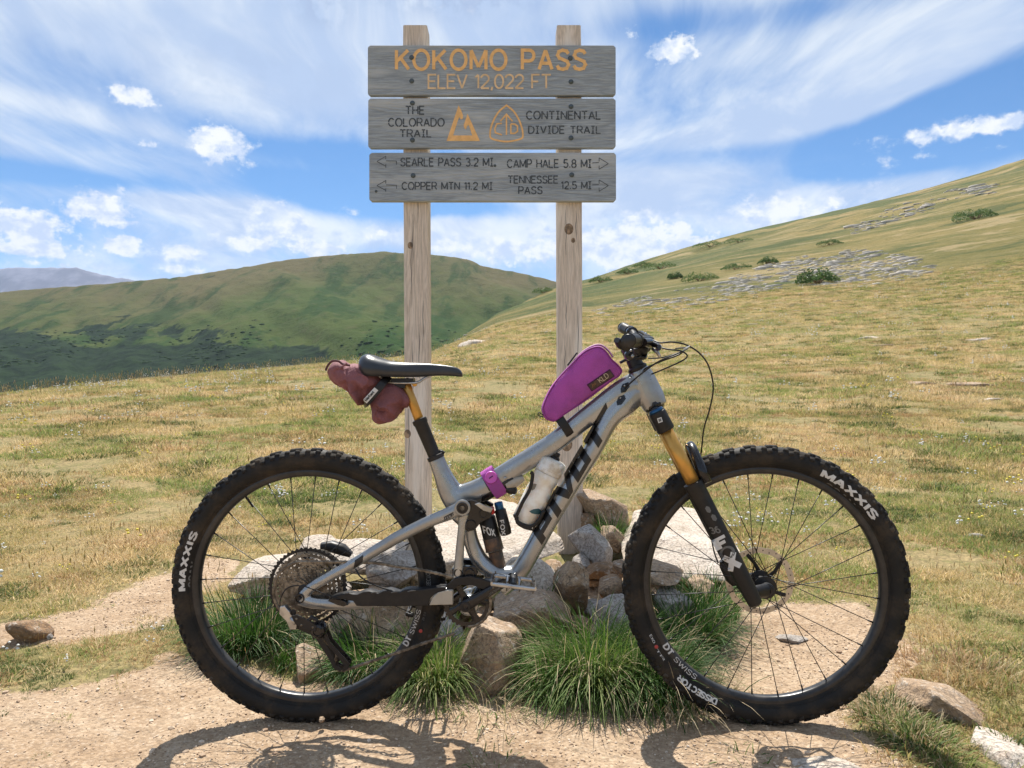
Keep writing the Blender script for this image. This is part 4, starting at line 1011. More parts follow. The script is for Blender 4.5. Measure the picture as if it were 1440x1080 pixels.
sign = empty('trail_sign', (W(694, 720, 4.25).x, 4.25, float(H(np.array(-.1), np.array(4.25)))), 'weathered wooden trail sign of three grey boards on two square pine posts', 'sign')
def rounded_box(x0, x1, y0, y1, z0, z1, r, warp=None, seg=24, axis='X'):
    mb = MB(); pf = [(x0 + r, z0), (x1 - r, z0), (x1, z0 + r), (x1, z1 - r), (x1 - r, z1), (x0 + r, z1), (x0, z1 - r), (x0, z0 + r)]
    mb.prism(pf, y0, y1, min(.006, r * .6)); return mb
postx = {}
for nm, (ut, ub) in {'l': (583.5, 589), 'r': (800, 801.5)}.items():
    top = W(ut, 35, 4.183); bot = W(ub, 745, 4.25); hw = .067
    g = float(H(np.array(bot.x), np.array(4.25))) - .25
    mb = MB(); n = 26; b0 = 0; hx = hw
    rg2 = np.random.RandomState(5 if nm == 'l' else 6)
    prof = [(-1, -.9), (-.9, -1), (.9, -1), (1, -.9), (1, .9), (.9, 1), (-.9, 1), (-1, .9)]
    for i in range(n + 1):
        t = i / n; z = g + (top.z - g) * t; cx = bot.x + (top.x - bot.x) * max(0, (z - bot.z)) / (top.z - bot.z)
        sc_ = 1 + rg2.uniform(-.008, .008)
        if i == n: sc_ = .97
        for (px_, py_) in prof: mb.v.append((cx + px_ * hx * sc_, 4.25 + py_ * hx * sc_, z))
    for i in range(n):
        for k in range(8): mb.f.append((i * 8 + k, i * 8 + (k + 1) % 8, (i + 1) * 8 + (k + 1) % 8, (i + 1) * 8 + k))
    mb.f.append(tuple(n * 8 + k for k in range(8)))
    po = mb.obj('post', M_post, sign, sharp=25, loc=(bot.x, 4.25, 0))
    # knots and drying cracks on the face
    rk = random.Random(3 if nm == 'l' else 4)
    for (ku, kv, kr) in ([(577, 345, 4), (597, 130, 3), (573, 610, 5)] if nm == 'l' else [(800, 322, 6.5), (797, 625, 8), (806, 338, 3)]):
        p = W(ku, kv, 4.25 - hw * 1.012); mb = MB(); r = kr / F * p.y
        mb.lathe(p + Vector((0, .004, 0)), (0, -1, 0), [(0, r), (.0035, r * .97), (.0042, r * .8), (.0036, r * .5), (.0042, r * .3), (.004, .0005)], 18); mb.v = [(v[0], v[1], p.z + (v[2] - p.z) * 1.25) for v in mb.v]
        mb.obj('knot', M_knot, po)
    mc = MB()
    for q in range(7):
        z0 = rk.uniform(.3, 2.0) if q else 1.2 + (.35 if nm == 'l' else 0); x0 = bot.x + rk.uniform(-.7, .7) * hw; ln = rk.uniform(.12, .4)
        pts = []
        for j in range(9): pts.append((x0 + math.sin(j * 1.3 + q) * .0018, 4.25 - hw * 1.0065, z0 + ln * j / 8))
        wv_ = [.0003 + .0011 * math.sin(math.pi * j / 8) for j in range(9)]
        MB().loft(pts, wv_, [.0012] * 9, 4, lat=Vector((0, 1, 0))).obj('drying_crack', M_route, po)
TEXT = {0: [('KOKOMO PASS', 557, 824, 70, 98, 1.75, M_orange, 3.3, False, 2.7), ('ELEV 12,022 FT', 602, 775, 104.5, 124.5, 1.35, M_orange2, 2.3, False, 1.5)],
        1: [('THE', 570, 597, 149, 161, 1.7, M_route, 3, True, 2.2), ('COLORADO', 546, 625, 166, 178, 1.7, M_route, 3, True, 2.2), ('TRAIL', 562, 607, 182, 193, 1.7, M_route, 3, True, 2.2),
            ('CONTINENTAL', 740, 845, 156, 168, 1.7, M_route, 3, True, 2.2), ('DIVIDE TRAIL', 743, 845, 177, 188, 1.7, M_route, 3, True, 2.2)],
        2: [('SEARLE PASS 3.2 MI', 563, 694, 222, 234, 1.7, M_route, 3, True, 2.0), ('COPPER MTN 11.2 MI', 565, 693, 256, 267, 1.7, M_route, 3, True, 2.0),
            ('CAMP HALE 5.8 MI', 713, 832, 224, 236, 1.7, M_route, 3, True, 2.0), ('TENNESSEE', 714, 785, 247, 258, 1.7, M_route, 3, True, 2.0), ('PASS', 729, 763, 262, 273, 1.7, M_route, 3, True, 2.2),
            ('12.5 MI', 789, 832, 255, 266, 1.7, M_route, 3, True, 2.0)]}
def onboard(u, v, lay=0, off=.0012): p = W(u, v, YS - off - lay * .00012); return p
for k, (u0, v0, u1, v1, lab) in enumerate([(517, 63.5, 866, 134, 'top board with orange routed pass name and elevation'), (517.5, 138, 866, 208, 'middle board with two orange trail emblems'), (519, 214.5, 866.5, 283, 'bottom board with routed arrows and mileages')]):
    a = W(u0, v1, YS); b = W(u1, v0, YS); mb = rounded_box(a.x, b.x, YS, YS + .036, a.z, b.z, .012)
    # split the face lengthwise so that it can cup and wander a little
    bo = mb.obj('board', M_board, sign, sharp=30, label=lab, loc=((a.x + b.x) / 2, YS, (a.z + b.z) / 2))
    for (txt, tu0, tu1, tv0, tv1, sw, mt, gp_, ser, gap) in TEXT[k]:
        pls, wd = layout(txt, gap, ser)
        if ser: pls = stencil(pls, .8)
        sx = (tu1 - tu0 - 1) / wd; sy = (tv1 - tv0 - 1) / 10
        V, Fc = strips_mesh(stroke_strips(pls, sw, 1.6, 1), lambda x, y, l: onboard(tu0 + .5 + x * sx, tv1 - .5 - y * sy, l % 5))
        obj('lettering', V, Fc, mt, bo, smooth=False)
    def linework(pls, mt, sw, nm='emblem'):
        V, Fc = strips_mesh(stroke_strips(pls, sw, 3, 1), lambda x, y, l: onboard(x, y, l % 6)); obj(nm, V, Fc, mt, bo, smooth=False)
    Z1 = lambda pts: [(560 + x / 5.538, 60 + y / 5.538) for x, y in pts]
    if k == 1:
        tri = Z1([(376, 766), (470, 488), (490, 525), (505, 565), (503, 590), (487, 600), (480, 578), (468, 596), (428, 722), (576, 722), (549, 640), (536, 650), (527, 676), (516, 668), (508, 645), (540, 553), (637, 766)])
        V = [onboard(x, y) for x, y in tri]; T = tessellate_polygon([[Vector((x, y, 0)) for x, y in tri]]); obj('mountain_emblem', V, [tuple(q) for q in T], M_orange, bo, smooth=False)
        sh = [tuple(q) for q in smooth_path(Z1([(843, 488), (895, 530), (935, 590), (962, 660), (971, 715), (962, 745), (905, 762), (843, 770), (780, 762), (725, 745), (715, 715), (722, 660), (750, 590), (790, 530), (843, 488)]), 3)]
        sh[-1] = sh[0]
        linework([sh], M_orange, 2.5, 'trail_emblem')
        linework([Z1([(843, 718), (843, 560)]), Z1([(795, 612), (843, 557), (890, 612)]), Z1([(808, 628), (768, 632), (752, 668), (756, 700), (808, 718)]), Z1([(877, 632), (877, 706), (908, 706), (929, 690), (929, 650), (908, 634), (877, 632)])], M_orange, 2.1, 'trail_emblem')
    if k == 2:
        for dv in (0, 34):
            linework([[(543, 219.5 + dv), (530, 227 + dv), (543, 234 + dv)], [(542.5, 219.5 + dv), (542.5, 224 + dv)], [(542.5, 231 + dv), (542.5, 236 + dv)], [(543, 226 + dv), (557.5, 226.5 + dv), (557.5, 231.5 + dv)]], M_route, .9, 'arrow')
        for dv in (0, 31):
            linework([[(833, 229 + dv), (842, 228.5 + dv)], [(842.5, 222 + dv), (855.5, 230 + dv), (842.5, 238 + dv)], [(842.5, 222 + dv), (842.5, 227 + dv)], [(842.5, 233 + dv), (842.5, 238 + dv)]], M_route, .9, 'arrow')
    for (bu, bv) in [[(579, 81), (802, 82), (579, 114), (803, 115)], [(580, 145), (803, 150), (580, 197), (803, 194)], [(581, 247), (804, 246), (696, 233), (529, 269)]][k]:
        p = W(bu, bv, YS); mb = MB(); r = .0108 if (bu, bv) not in ((696, 233), (529, 269)) else .006
        mb.lathe(p + Vector((0, .001, 0)), (0, -1, 0), [(0, r * 1.25), (.0025, r * 1.25), (.003, r), (.006, r * .8), (.0085, r * .35), (.009, .0003)], 14); mb.obj('bolt', M_bolt, bo)
# ------------------------------------------------------------------ the mountain bike
M_silver = pbr('silver_frame_paint', (.36, .375, .385), .27, .75, var=.12, vscale=5, coat=.45, dust=.34, dustcol=(.24, .19, .14))
M_black = pbr('matt_black_parts', (.010, .010, .011), .42, dust=.07, bump=.1, spec=.35)
M_blackg = pbr('gloss_black_parts', (.008, .008, .010), .22, dust=.06, coat=.25, spec=.35)
M_decal = pbr('black_decal', (.012, .012, .013), .35)
M_rubber = pbr('tyre_rubber', (.010, .0095, .009), .62, dust=.85, dustcol=(.062, .047, .032), bump=.4, bscale=120, spec=.3)
M_knob = pbr('tread_rubber', (.014, .013, .012), .8, dust=.8, dustcol=(.105, .085, .064), spec=.25)
M_rim = pbr('dark_rim', (.018, .019, .021), .30, .2, dust=.22, dustcol=(.14, .12, .10))
M_white = pbr('white_print', (.62, .62, .60), .6, dust=.3, dustcol=(.30, .25, .2))
M_greyp = pbr('grey_print', (.13, .13, .125), .6, dust=.3, dustcol=(.08, .065, .05))
M_red = pbr('red_anodised', (.45, .02, .02), .35, .3)
M_blue = pbr('blue_anodised', (.02, .09, .20), .3, .6)
M_gold = pbr('gold_stanchion', (.62, .34, .08), .30, .6, var=.2, vscale=10, col2=(.48, .26, .06), dust=.1)
M_spoke = pbr('black_spoke', (.03, .03, .03), .35, .5)
M_steel = pbr('worn_steel', (.26, .23, .19), .42, .8, var=.6, vscale=60, dust=.5, dustcol=(.09, .06, .035))
M_rotor = pbr('brake_rotor_steel', (.50, .46, .40), .32, .8, dust=.2)
M_alu = pbr('polished_alloy', (.46, .46, .46), .28, .9, var=.3, vscale=40)
M_mud = pbr('muddy_shock_body', (.16, .085, .045), .5, .2, var=.6, vscale=30, col2=(.05, .04, .035))
M_purple = pbr('purple_nylon', (.42, .075, .38), .8, var=.25, vscale=11, bump=1.0, bscale=60, grid=.0055, dust=.10)
M_purple2 = pbr('purple_buckle', (.55, .10, .48), .4)
M_maroon = pbr('maroon_ripstop', (.25, .095, .105), .8, var=.3, vscale=9, bump=1.0, bscale=45, grid=.006)
M_bottle = pbr('frosted_bottle', (.90, .88, .82), .45, var=.5, vscale=20, col2=(.74, .66, .53))
M_teal = pbr('teal_print', (.03, .10, .11), .6)
M_cuff = pbr('beige_chainstay', (.44, .40, .33), .5, .2, dust=.3)

def YB(u): return 2.10 - .04 * (u - 435) / 637
def B(u, v, dy=0.0): return W(u, v, YB(u) + dy)
def blofted(mb, rows, lat=Vector((0, 1, 0)), n=16, k=6, p=1.0, dy=0.0):
    """rows: (u, v, half width px in the picture, half width across in metres[, dy])"""
    rows = [tuple(r) + ((dy,) if len(r) == 4 else ()) for r in rows]
    rows = smooth_path(rows, k) if k > 1 else rows
    pts = [B(r[0], r[1], r[4]) for r in rows]
    mb.loft(pts, [r[2] / F * YB(r[0]) for r in rows], [r[3] for r in rows], n, lat, p); return mb
ROOT = Vector((W(760, 1015, 2.08).x, 2.08, -.012))
bike = empty('mountain_bike', ROOT, 'silver full suspension mountain bike standing side on across the trail', 'bicycle')

# ---- front triangle: overlapping tubes fused into one moulded carbon shell
fm = MB()
blofted(fm, [(613, 644, 11.5, .019), (622, 666, 13, .021), (633, 690, 17, .023), (646, 706, 20, .025), (662, 716, 18, .024)], p=.85)
blofted(fm, [(628, 690, 12.0, .020), (650, 697, 16.3, .023), (682, 685, 15.9, .023), (720, 661, 15.0, .022), (780, 622, 14.2, .021), (830, 583, 14.6, .022), (868, 556, 17.2, .024), (893, 540, 17.2, .024)], p=.8)
blofted(fm, [(898, 519, 13.5, .024), (903, 530, 17, .026), (909, 546, 19, .027), (916, 560, 19, .0275), (921, 572, 17.5, .027)], p=.85)
blofted(fm, [(895, 550, 18.0, .024), (878, 568, 17.6, .027), (857, 590, 14.0, .029), (834, 632, 12.8, .030), (802, 683, 12.8, .030), (774, 728, 12.8, .030), (746, 778, 12.6, .030), (728, 806, 12.6, .030), (705, 828, 11.7, .032)], p=.8)
blofted(fm, [(648, 722, 15, .022), (657, 738, 11, .020), (664, 765, 11, .020), (677, 790, 12, .022), (700, 806, 12, .028), (728, 806, 11, .028)], p=.85)
for s_ in range(0, 1): pass
bb = B(660, 846, 0)
fm.lathe(bb + Vector((0, -.042, 0)), (0, 1, 0), [(0, .026), (.002, .028), (.082, .028), (.084, .026)], 28)
blofted(fm, [(706, 806, 12, .028), (688, 826, 15, .034), (664, 844, 13, .036)], p=.9)
fr = fm.obj('frame', M_silver, bike, loc=ROOT)
def fuse(o, vox=.0026, it=6):
    md = o.modifiers.new('r', 'REMESH'); md.mode = 'VOXEL'; md.voxel_size = vox; md.use_smooth_shade = True
    ms = o.modifiers.new('s', 'SMOOTH'); ms.iterations = it; ms.factor = .5
    dg = bpy.context.evaluated_depsgraph_get(); me = bpy.data.meshes.new_from_object(o.evaluated_get(dg), depsgraph=dg)
    me.name = o.name; o.modifiers.clear(); o.data = me; me.shade_smooth()
fuse(fr)
def bvh(o):
    l = world_loc(o); return BVHTree.FromPolygons([tuple(v.co + l) for v in o.data.vertices], [tuple(p.vertices) for p in o.data.polygons])
EYE = Vector((0, 0, CAMZ))
def stick(tree, u, v, Yg, off=.0006, lay=0):
    """point on the near surface of a part met at bearing u, v"""
    d = (W(u, v, 2) - EYE).normalized(); h = tree.ray_cast(EYE, d)
    if h[0] is None: return W(u, v, Yg)
    n = h[1] if h[1].dot(d) < 0 else -h[1]
    return h[0] + n * (off + lay * .0001)
def decal(name, tree, pls, fn, sw, mat, parent, Yg=2.05, step=1.0, across=2, off=.0006):
    st = stroke_strips(pls, sw, step, across)
    V, Fc = strips_mesh(st, lambda x, y, l: stick(tree, *fn(x, y), Yg, off, l % 6))
    return obj(name, V, Fc, mat, parent)
def patch(name, tree, poly, mat, parent, Yg=2.05, off=.0004, cell=3.0):
    """filled outline in picture units, cut into small cells that hug the part"""
    bm = bmesh.new(); vs = [bm.verts.new((x, y, 0)) for x, y in poly]; bm.faces.new(vs); bmesh.ops.triangulate(bm, faces=bm.faces[:])
    for _ in range(5):
        es = [e for e in bm.edges if e.calc_length() > cell]
        if not es: break
        bmesh.ops.subdivide_edges(bm, edges=es, cuts=1); bmesh.ops.triangulate(bm, faces=bm.faces[:])
    V = [stick(tree, v.co.x, v.co.y, Yg, off) for v in bm.verts]; bm.verts.index_update(); Fc = [tuple(v.index for v in f.verts) for f in bm.faces]; bm.free()
    return obj(name, V, Fc, mat, parent)
FT = bvh(fr)
# big block lettering up the down tube: s runs along the tube, t across it
A0 = Vector((754.5, 756)); A1 = Vector((856, 582)); dS = (A1 - A0).normalized(); dT = Vector((dS.y, -dS.x)); dT = dT if dT.x < 0 else -dT
def tube_uv(s, t): p = A0 + dS * s + dT * (t + 0); return (p.x, p.y)
def lean(pts, k=.48): return [tube_uv(s + t * k, t) for s, t in pts]
Tn, Tp = -11.5, 11.5
for g in [[(0, Tn), (9, Tn), (9, -3), (26, -3), (31, 1), (31, Tp), (0, Tp)],]:
    pass
def glyph(polys):
    for P in polys: patch('brand_lettering', FT, lean(P), M_decal, fr, 2.04, .0007)
Tn, Tp = -11.6, 11.6
glyph([[(0, Tn), (12, Tn), (12, Tp), (0, Tp)], [(12.1, 4.6), (37, 4.6), (37, Tp), (12.1, Tp)], [(25, -5.5), (37, -5.5), (37, 4.5), (25, 4.5)], [(12.1, -5.5), (24.9, -5.5), (24.9, .5), (12.1, .5)]])          # P
glyph([[(44, Tn), (56, Tn), (56, Tp), (44, Tp)]])                                              # I
glyph([[(60, Tp), (72, Tp), (81.5, -3), (81.5, Tn), (75, Tn)], [(81.6, Tn), (88, Tn), (103, Tp), (91, Tp), (81.6, -3)]])     # V
glyph([[(101, Tn), (113, Tn), (113, Tp), (101, Tp)], [(127, Tn), (139, Tn), (139, Tp), (127, Tp)], [(113.1, Tn), (126.9, Tn), (126.9, -5.6), (113.1, -5.6)], [(113.1, 5.6), (126.9, 5.6), (126.9, Tp), (113.1, Tp)]])  # O
glyph([[(158, Tn), (170, Tn), (170, 5.2), (158, 5.2)], [(145, 5.3), (205, 5.3), (208, Tp), (145, Tp)]])                   # T
patch('frame_seam', FT, [(678, 672), (680, 671), (690, 690), (688, 691)], M_decal, fr)
# cable ports
for (u, v) in [(878.5, 545.5), (873, 563)]:
    patch('cable_port', FT, [(u + 5, v - 8), (u + 7, v - 2), (u + 1, v + 6), (u - 5, v + 7), (u - 6, v + 2), (u - 3, v - 5)], M_blackg, fr, off=.0022, cell=2)
    p = stick(FT, u - .5, v - 3, 2.05, .004); mb = MB().lathe(p, (0, -1, 0), [(0, .0024), (.0015, .0022), (.002, .0004)], 10); mb.obj('port_screw', M_alu, fr)

# ---- rear triangle
def tube_part(name, rows, mat, parent=bike, dy=0.0, n=14, p=1.0, k=5, **kw):
    mb = MB(); blofted(mb, rows, n=n, p=p, k=k, dy=dy); return mb.obj(name, mat, parent, **kw)
for s in (-1, 1):
    dy = .062 * s
    mb = MB()
    blofted(mb, [(424, 842, 8, .007), (436, 828, 7.2, .008), (460, 813, 7.0, .009), (503, 789, 7.2, .010), (540, 767, 8, .011), (562, 754, 8.4, .011), (600, 735, 8.2, .010), (632, 722, 9.2, .010), (650, 714, 10, .010)], dy=dy)
    blofted(mb, [(421, 842, 9, .008), (440, 848, 8, .008), (470, 850, 7.5, .008), (500, 848, 8.5, .008), (560, 842, 9.5, .010), (600, 838, 10.5, .012), (632, 836, 10, .012)], dy=dy)
    blofted(mb, [(652, 722, 8, .009), (650, 740, 6, .009), (647, 770, 6, .009), (645, 800, 7, .010), (642, 822, 8, .010)], dy=dy * .8)
    if s > 0: blofted(mb, [(640, 795, 7, .02), (646, 804, 9, .03)], dy=0)
    o = mb.obj('swingarm', M_silver, bike, loc=ROOT); fuse(o, .0026, 4)
    if s < 0: SW = bvh(o); swn = o
# dropout end cap, pivots
def disc(name, u, v, rpx, dy, mat, parent=bike, h=.008, n=28, prof=None):
    p = B(u, v, dy); r = rpx / F * p.y
    mb = MB().lathe(p + Vector((0, h, 0)), (0, -1, 0), prof(r, h) if prof else [(0, r), (h * .8, r), (h, r * .92), (h * 1.01, .0002)], n); return mb.obj(name, mat, parent, sharp=40)
def ringprof(r, h): return [(0, r), (h, r), (h * 1.15, r * .93), (h * 1.15, r * .74), (h * .6, r * .70), (h * .6, .0003)]
disc('axle_cap', 421, 842, 7, -.072, M_blackg, prof=ringprof)
disc('axle_end', 420.5, 842, 2.6, -.078, M_black)
disc('pivot_ring', 650, 714.5, 11.5, -.074, M_silver); disc('pivot_cap', 650, 714.5, 8.2, -.078, M_blackg, prof=ringprof); disc('pivot_bolt', 650, 714.5, 3.2, -.082, M_steel, prof=ringprof)
# seat stay bands and badge
patch('stay_band', SW, [(499, 788), (511, 780), (510, 790), (497, 801)], M_decal, swn, 2.03)
patch('badge', SW, [(624, 727), (637.5, 720), (638, 725), (625, 732)], M_decal, swn, 2.03, .0008)
decal('badge_lettering', SW, [[(q[0], q[1]) for q in pl] for pl in layout('FLOAT'.replace('LOAT', 'OLD')[:4], 2)[0]], lambda x, y: (626 + x * .4, 730.2 - x * .19 - y * .28), .9, M_white, swn, 2.03, off=.0016)
# black rubber guard with scalloped top on the chainstay
mb = MB()
g = [(466, 838), (474, 835), (490, 831.5), (498, 833), (504, 833.5), (512, 830), (520, 829), (527, 830.5), (533, 832.5), (540, 829), (549, 827.5), (556, 829.5), (562, 831.5), (570, 827.5), (580, 826.5), (590, 828), (605, 826), (618, 824), (627, 824), (627, 830), (614, 833), (606, 840), (602, 850.5), (560, 851), (510, 850.5), (503, 850), (498, 843), (486, 840.5), (470, 841)]
mb.prism([(B(u, v, -.07).x, B(u, v, -.07).z) for u, v in g], YB(540) - .084, YB(540) - .050, .004)
gd = mb.obj('chainstay_guard', M_black, bike, sharp=35)
for (u, v) in [(490, 834), (528, 833), (556, 832.5), (579, 831)]:
    mb = MB(); mb.loft([B(u - 6, v + 1, -.086), B(u, v - .6, -.0865), B(u + 6, v - .5, -.086)], [.001, .0022, .001], [.001, .0016, .001], 8); mb.obj('guard_rib', M_greyp, gd)
mb = MB(); g = [(604, 850), (608, 840), (616, 832), (628, 829), (637, 829), (637, 849.5)]
mb.prism([(B(u, v, -.072).x, B(u, v, -.072).z) for u, v in g], YB(620) - .080, YB(620) - .052, .004); mb.obj('chainstay_end', M_cuff, bike, sharp=35)
mb = MB(); g = [(466, 840), (480, 842), (488, 845), (490, 850), (484, 852), (476, 850), (462, 844)]
mb.prism([(B(u, v, -.075).x, B(u, v, -.075).z) for u, v in g], YB(476) - .084, YB(476) - .066, .003); mb.obj('cable_guide', M_blackg, bike, sharp=35)
# rocker link and lower link
mb = MB(); g = [(642, 706), (650, 704), (664, 703), (680, 709), (693, 716), (690, 728), (676, 735), (668, 745), (658, 748), (650, 742), (646, 730)]
for s in (-1, 1): MB().prism([(B(u, v, -.05).x, B(u, v, -.05).z) for u, v in g], 2.085 + .042 * s - .008, 2.085 + .042 * s + .008, .003).obj('rocker_link', M_blackg, bike, sharp=35)
disc('pivot_cap', 662, 739, 7.5, -.056, M_blackg, prof=ringprof); disc('pivot_cap', 680, 723, 6.5, -.054, M_blackg, prof=ringprof)
mb = MB(); mb.prism([(B(u, v, -.05).x, B(u, v, -.05).z) for u, v in [(668, 708), (674, 706), (694, 714), (690, 720), (680, 717)]], 2.02, 2.03, .002); mb.obj('alloy_link_plate', M_alu, bike, sharp=35)
mb = MB(); g = [(636, 800), (646, 796), (668, 797), (672, 806), (668, 815), (650, 818), (636, 815)]
for s in (-1, 1): MB().prism([(B(u, v, -.05).x, B(u, v, -.05).z) for u, v in g], 2.085 + .040 * s - .010, 2.085 + .040 * s + .010, .003).obj('lower_link', M_blackg, bike, sharp=35)
disc('pivot_cap', 644, 806, 6.2, -.058, M_blackg, prof=ringprof); disc('pivot_cap', 660, 807, 6.8, -.058, M_blackg, prof=ringprof)
# shock
a = B(683, 722, 0); b = B(704, 806, 0); ax = (b - a).normalized(); L = (b - a).length
mb = MB().lathe(a, ax, [(0, .012), (.004, .018), (.012, .0235), (.045, .0235), (.055, .024), (L * .62, .024), (L * .63, .021)], 28); shock = mb.obj('shock', M_black, bike, sharp=40)
mb = MB().lathe(a, ax, [(L * .40, .0242), (L * .41, .0246), (L * .60, .0246), (L * .615, .0242), (L * .62, .02), (L * .99, .0185), (L, .012)], 28); mb.obj('shock_body', M_mud, shock, sharp=40)
mb = MB().lathe(a, ax, [(L * .60, .026), (L * .612, .026)], 28); mb.obj('travel_ring', M_steel, shock)
ST = bvh(shock)
foxd = ax; 
for txt, o0, sz in [('FOX', (680, 742), .9)]:
    pls, wd = layout(txt, 2); decal('brand_lettering', ST, pls, lambda x, y: (681 + (x - 11) * .62 + 6 - (y - 5) * .22, 749 - (y - 5) * .95 + (x - 11) * .17 - 2), 2.2, M_white, shock, 2.05, off=.0008)
mb = MB().cyl(B(690, 713, -.03), B(692, 723, -.03), .0085, n=18); mb.obj('shock_knob', M_red, shock)
a = B(703, 716, -.012); b = B(712, 752, -.012)
mb = MB().lathe(a, b - a, [(0, .013), (.003, .0155), ((b - a).length * .8, .0165), ((b - a).length * .97, .0150), ((b - a).length, .011)], 24); rs = mb.obj('shock_reservoir', M_black, shock, sharp=40)
mb = MB().cyl(B(700.5, 706, -.012), B(703, 717, -.012), .0115, n=20); mb.obj('reservoir_cap', M_blue, shock)
RT = bvh(rs); pls, wd = layout('FOX', 2)
p0 = Vector((706, 733)); decal('brand_lettering', RT, pls, lambda x, y: (705.5 + (y - 5) * .50 + x * .12, 732 + x * .80 - (y - 5) * .1), 2.0, M_white, shock, 2.04, off=.0008)
# seat post
mb = MB().cyl(B(568, 533, 0), B(590, 592, 0), .0132, n=24); mb.obj('seatpost_stanchion', M_gold, bike)
a = B(589, 589, 0); b = B(613, 645, 0); L = (b - a).length
mb = MB().lathe(a, b - a, [(0, .015), (.002, .0205), (.012, .0205), (.016, .0185), (L * .85, .0175), (L, .0175)], 24); mb.obj('seatpost_lower', M_black, bike, sharp=40)
mb = MB().lathe(B(611.5, 640, 0), b - a, [(0, .0215), (.001, .0235), (.011, .0235), (.012, .0215)], 28); c_ = mb.obj('seat_clamp', M_black, bike, sharp=40)
mb = MB().box(B(621, 636, .004), (.008, .009, .005), Matrix.Rotation(.45, 3, 'Y')); mb.obj('clamp_bolt', M_black, c_)
# saddle
prof = [(507.5, 505, 521, .035), (511, 500.5, 526, .055), (518, 498, 529, .068), (527, 499.5, 530.5, .072), (538, 503.5, 530.5, .069), (553, 507.5, 531, .058), (572, 509, 531, .042), (592, 509.5, 530.5, .030), (612, 510.5, 529, .023), (628, 512, 529, .020), (640, 514, 529.5, .018), (646, 517, 530, .016), (649, 520, 530, .013), (650.5, 523.5, 529.5, .008)]
prof = smooth_path(prof, 5); mb = MB(); n = 28
for (u, v0, v1, hw) in prof:
    hw = float(hw); c = B(u, (v0 + v1) / 2); hz = (v1 - v0) / 2 / F * 2.08
    x = c.x
    for k in range(n):
        a = 2 * math.pi * k / n; ca, sa = math.cos(a), math.sin(a)
        yy = math.copysign(abs(ca) ** .75, ca) * hw
        zz = sa * hz
        if sa > 0: zz = hz * sa ** .7 - hz * .35 * abs(ca) ** 3
        if sa < 0: zz = -hz * min(1, abs(sa) * 2.4) * (.45 + .55 * abs(ca))
        if sa > .5: zz -= .006 * math.exp(-(yy / .010) ** 2)
        mb.v.append((x, c.y + yy, c.z + zz))
m_ = len(prof)
for i in range(m_ - 1):
    for k in range(n): mb.f.append((i * n + k, i * n + (k + 1) % n, (i + 1) * n + (k + 1) % n, (i + 1) * n + k))
mb.f.append(tuple(reversed(range(n)))); mb.f.append(tuple((m_ - 1) * n + k for k in range(n)))
M_sad = pbr('saddle_cover', (.022, .026, .032), .30, bump=.1, bscale=500, dust=.1)
sad = mb.obj('saddle', M_sad, bike)
for s in (-1, 1):
    mb = MB(); rows = smooth_path([(532, 528, .03), (542, 535, .024), (550, 538, .022), (575, 538.5, .022), (588, 537.5, .022), (597, 532, .018), (608, 527, .012)], 5)
    mb.loft([B(r[0], r[1], r[2] * s) for r in rows], .0036, .0036, 10); mb.obj('saddle_rail', M_alu, sad)
mb = MB(); mb.box(B(567, 535, 0), (.030, .026, .006)); mb.box(B(563, 541, 0), (.016, .022, .007), Matrix.Rotation(.2, 3, 'Y')); mb.obj('rail_clamp', M_black, bike, smooth=False)
mb = MB().cyl(B(583, 540, -.02), B(583, 540, .02), .007); mb.obj('clamp_bolt', M_gold, bike)

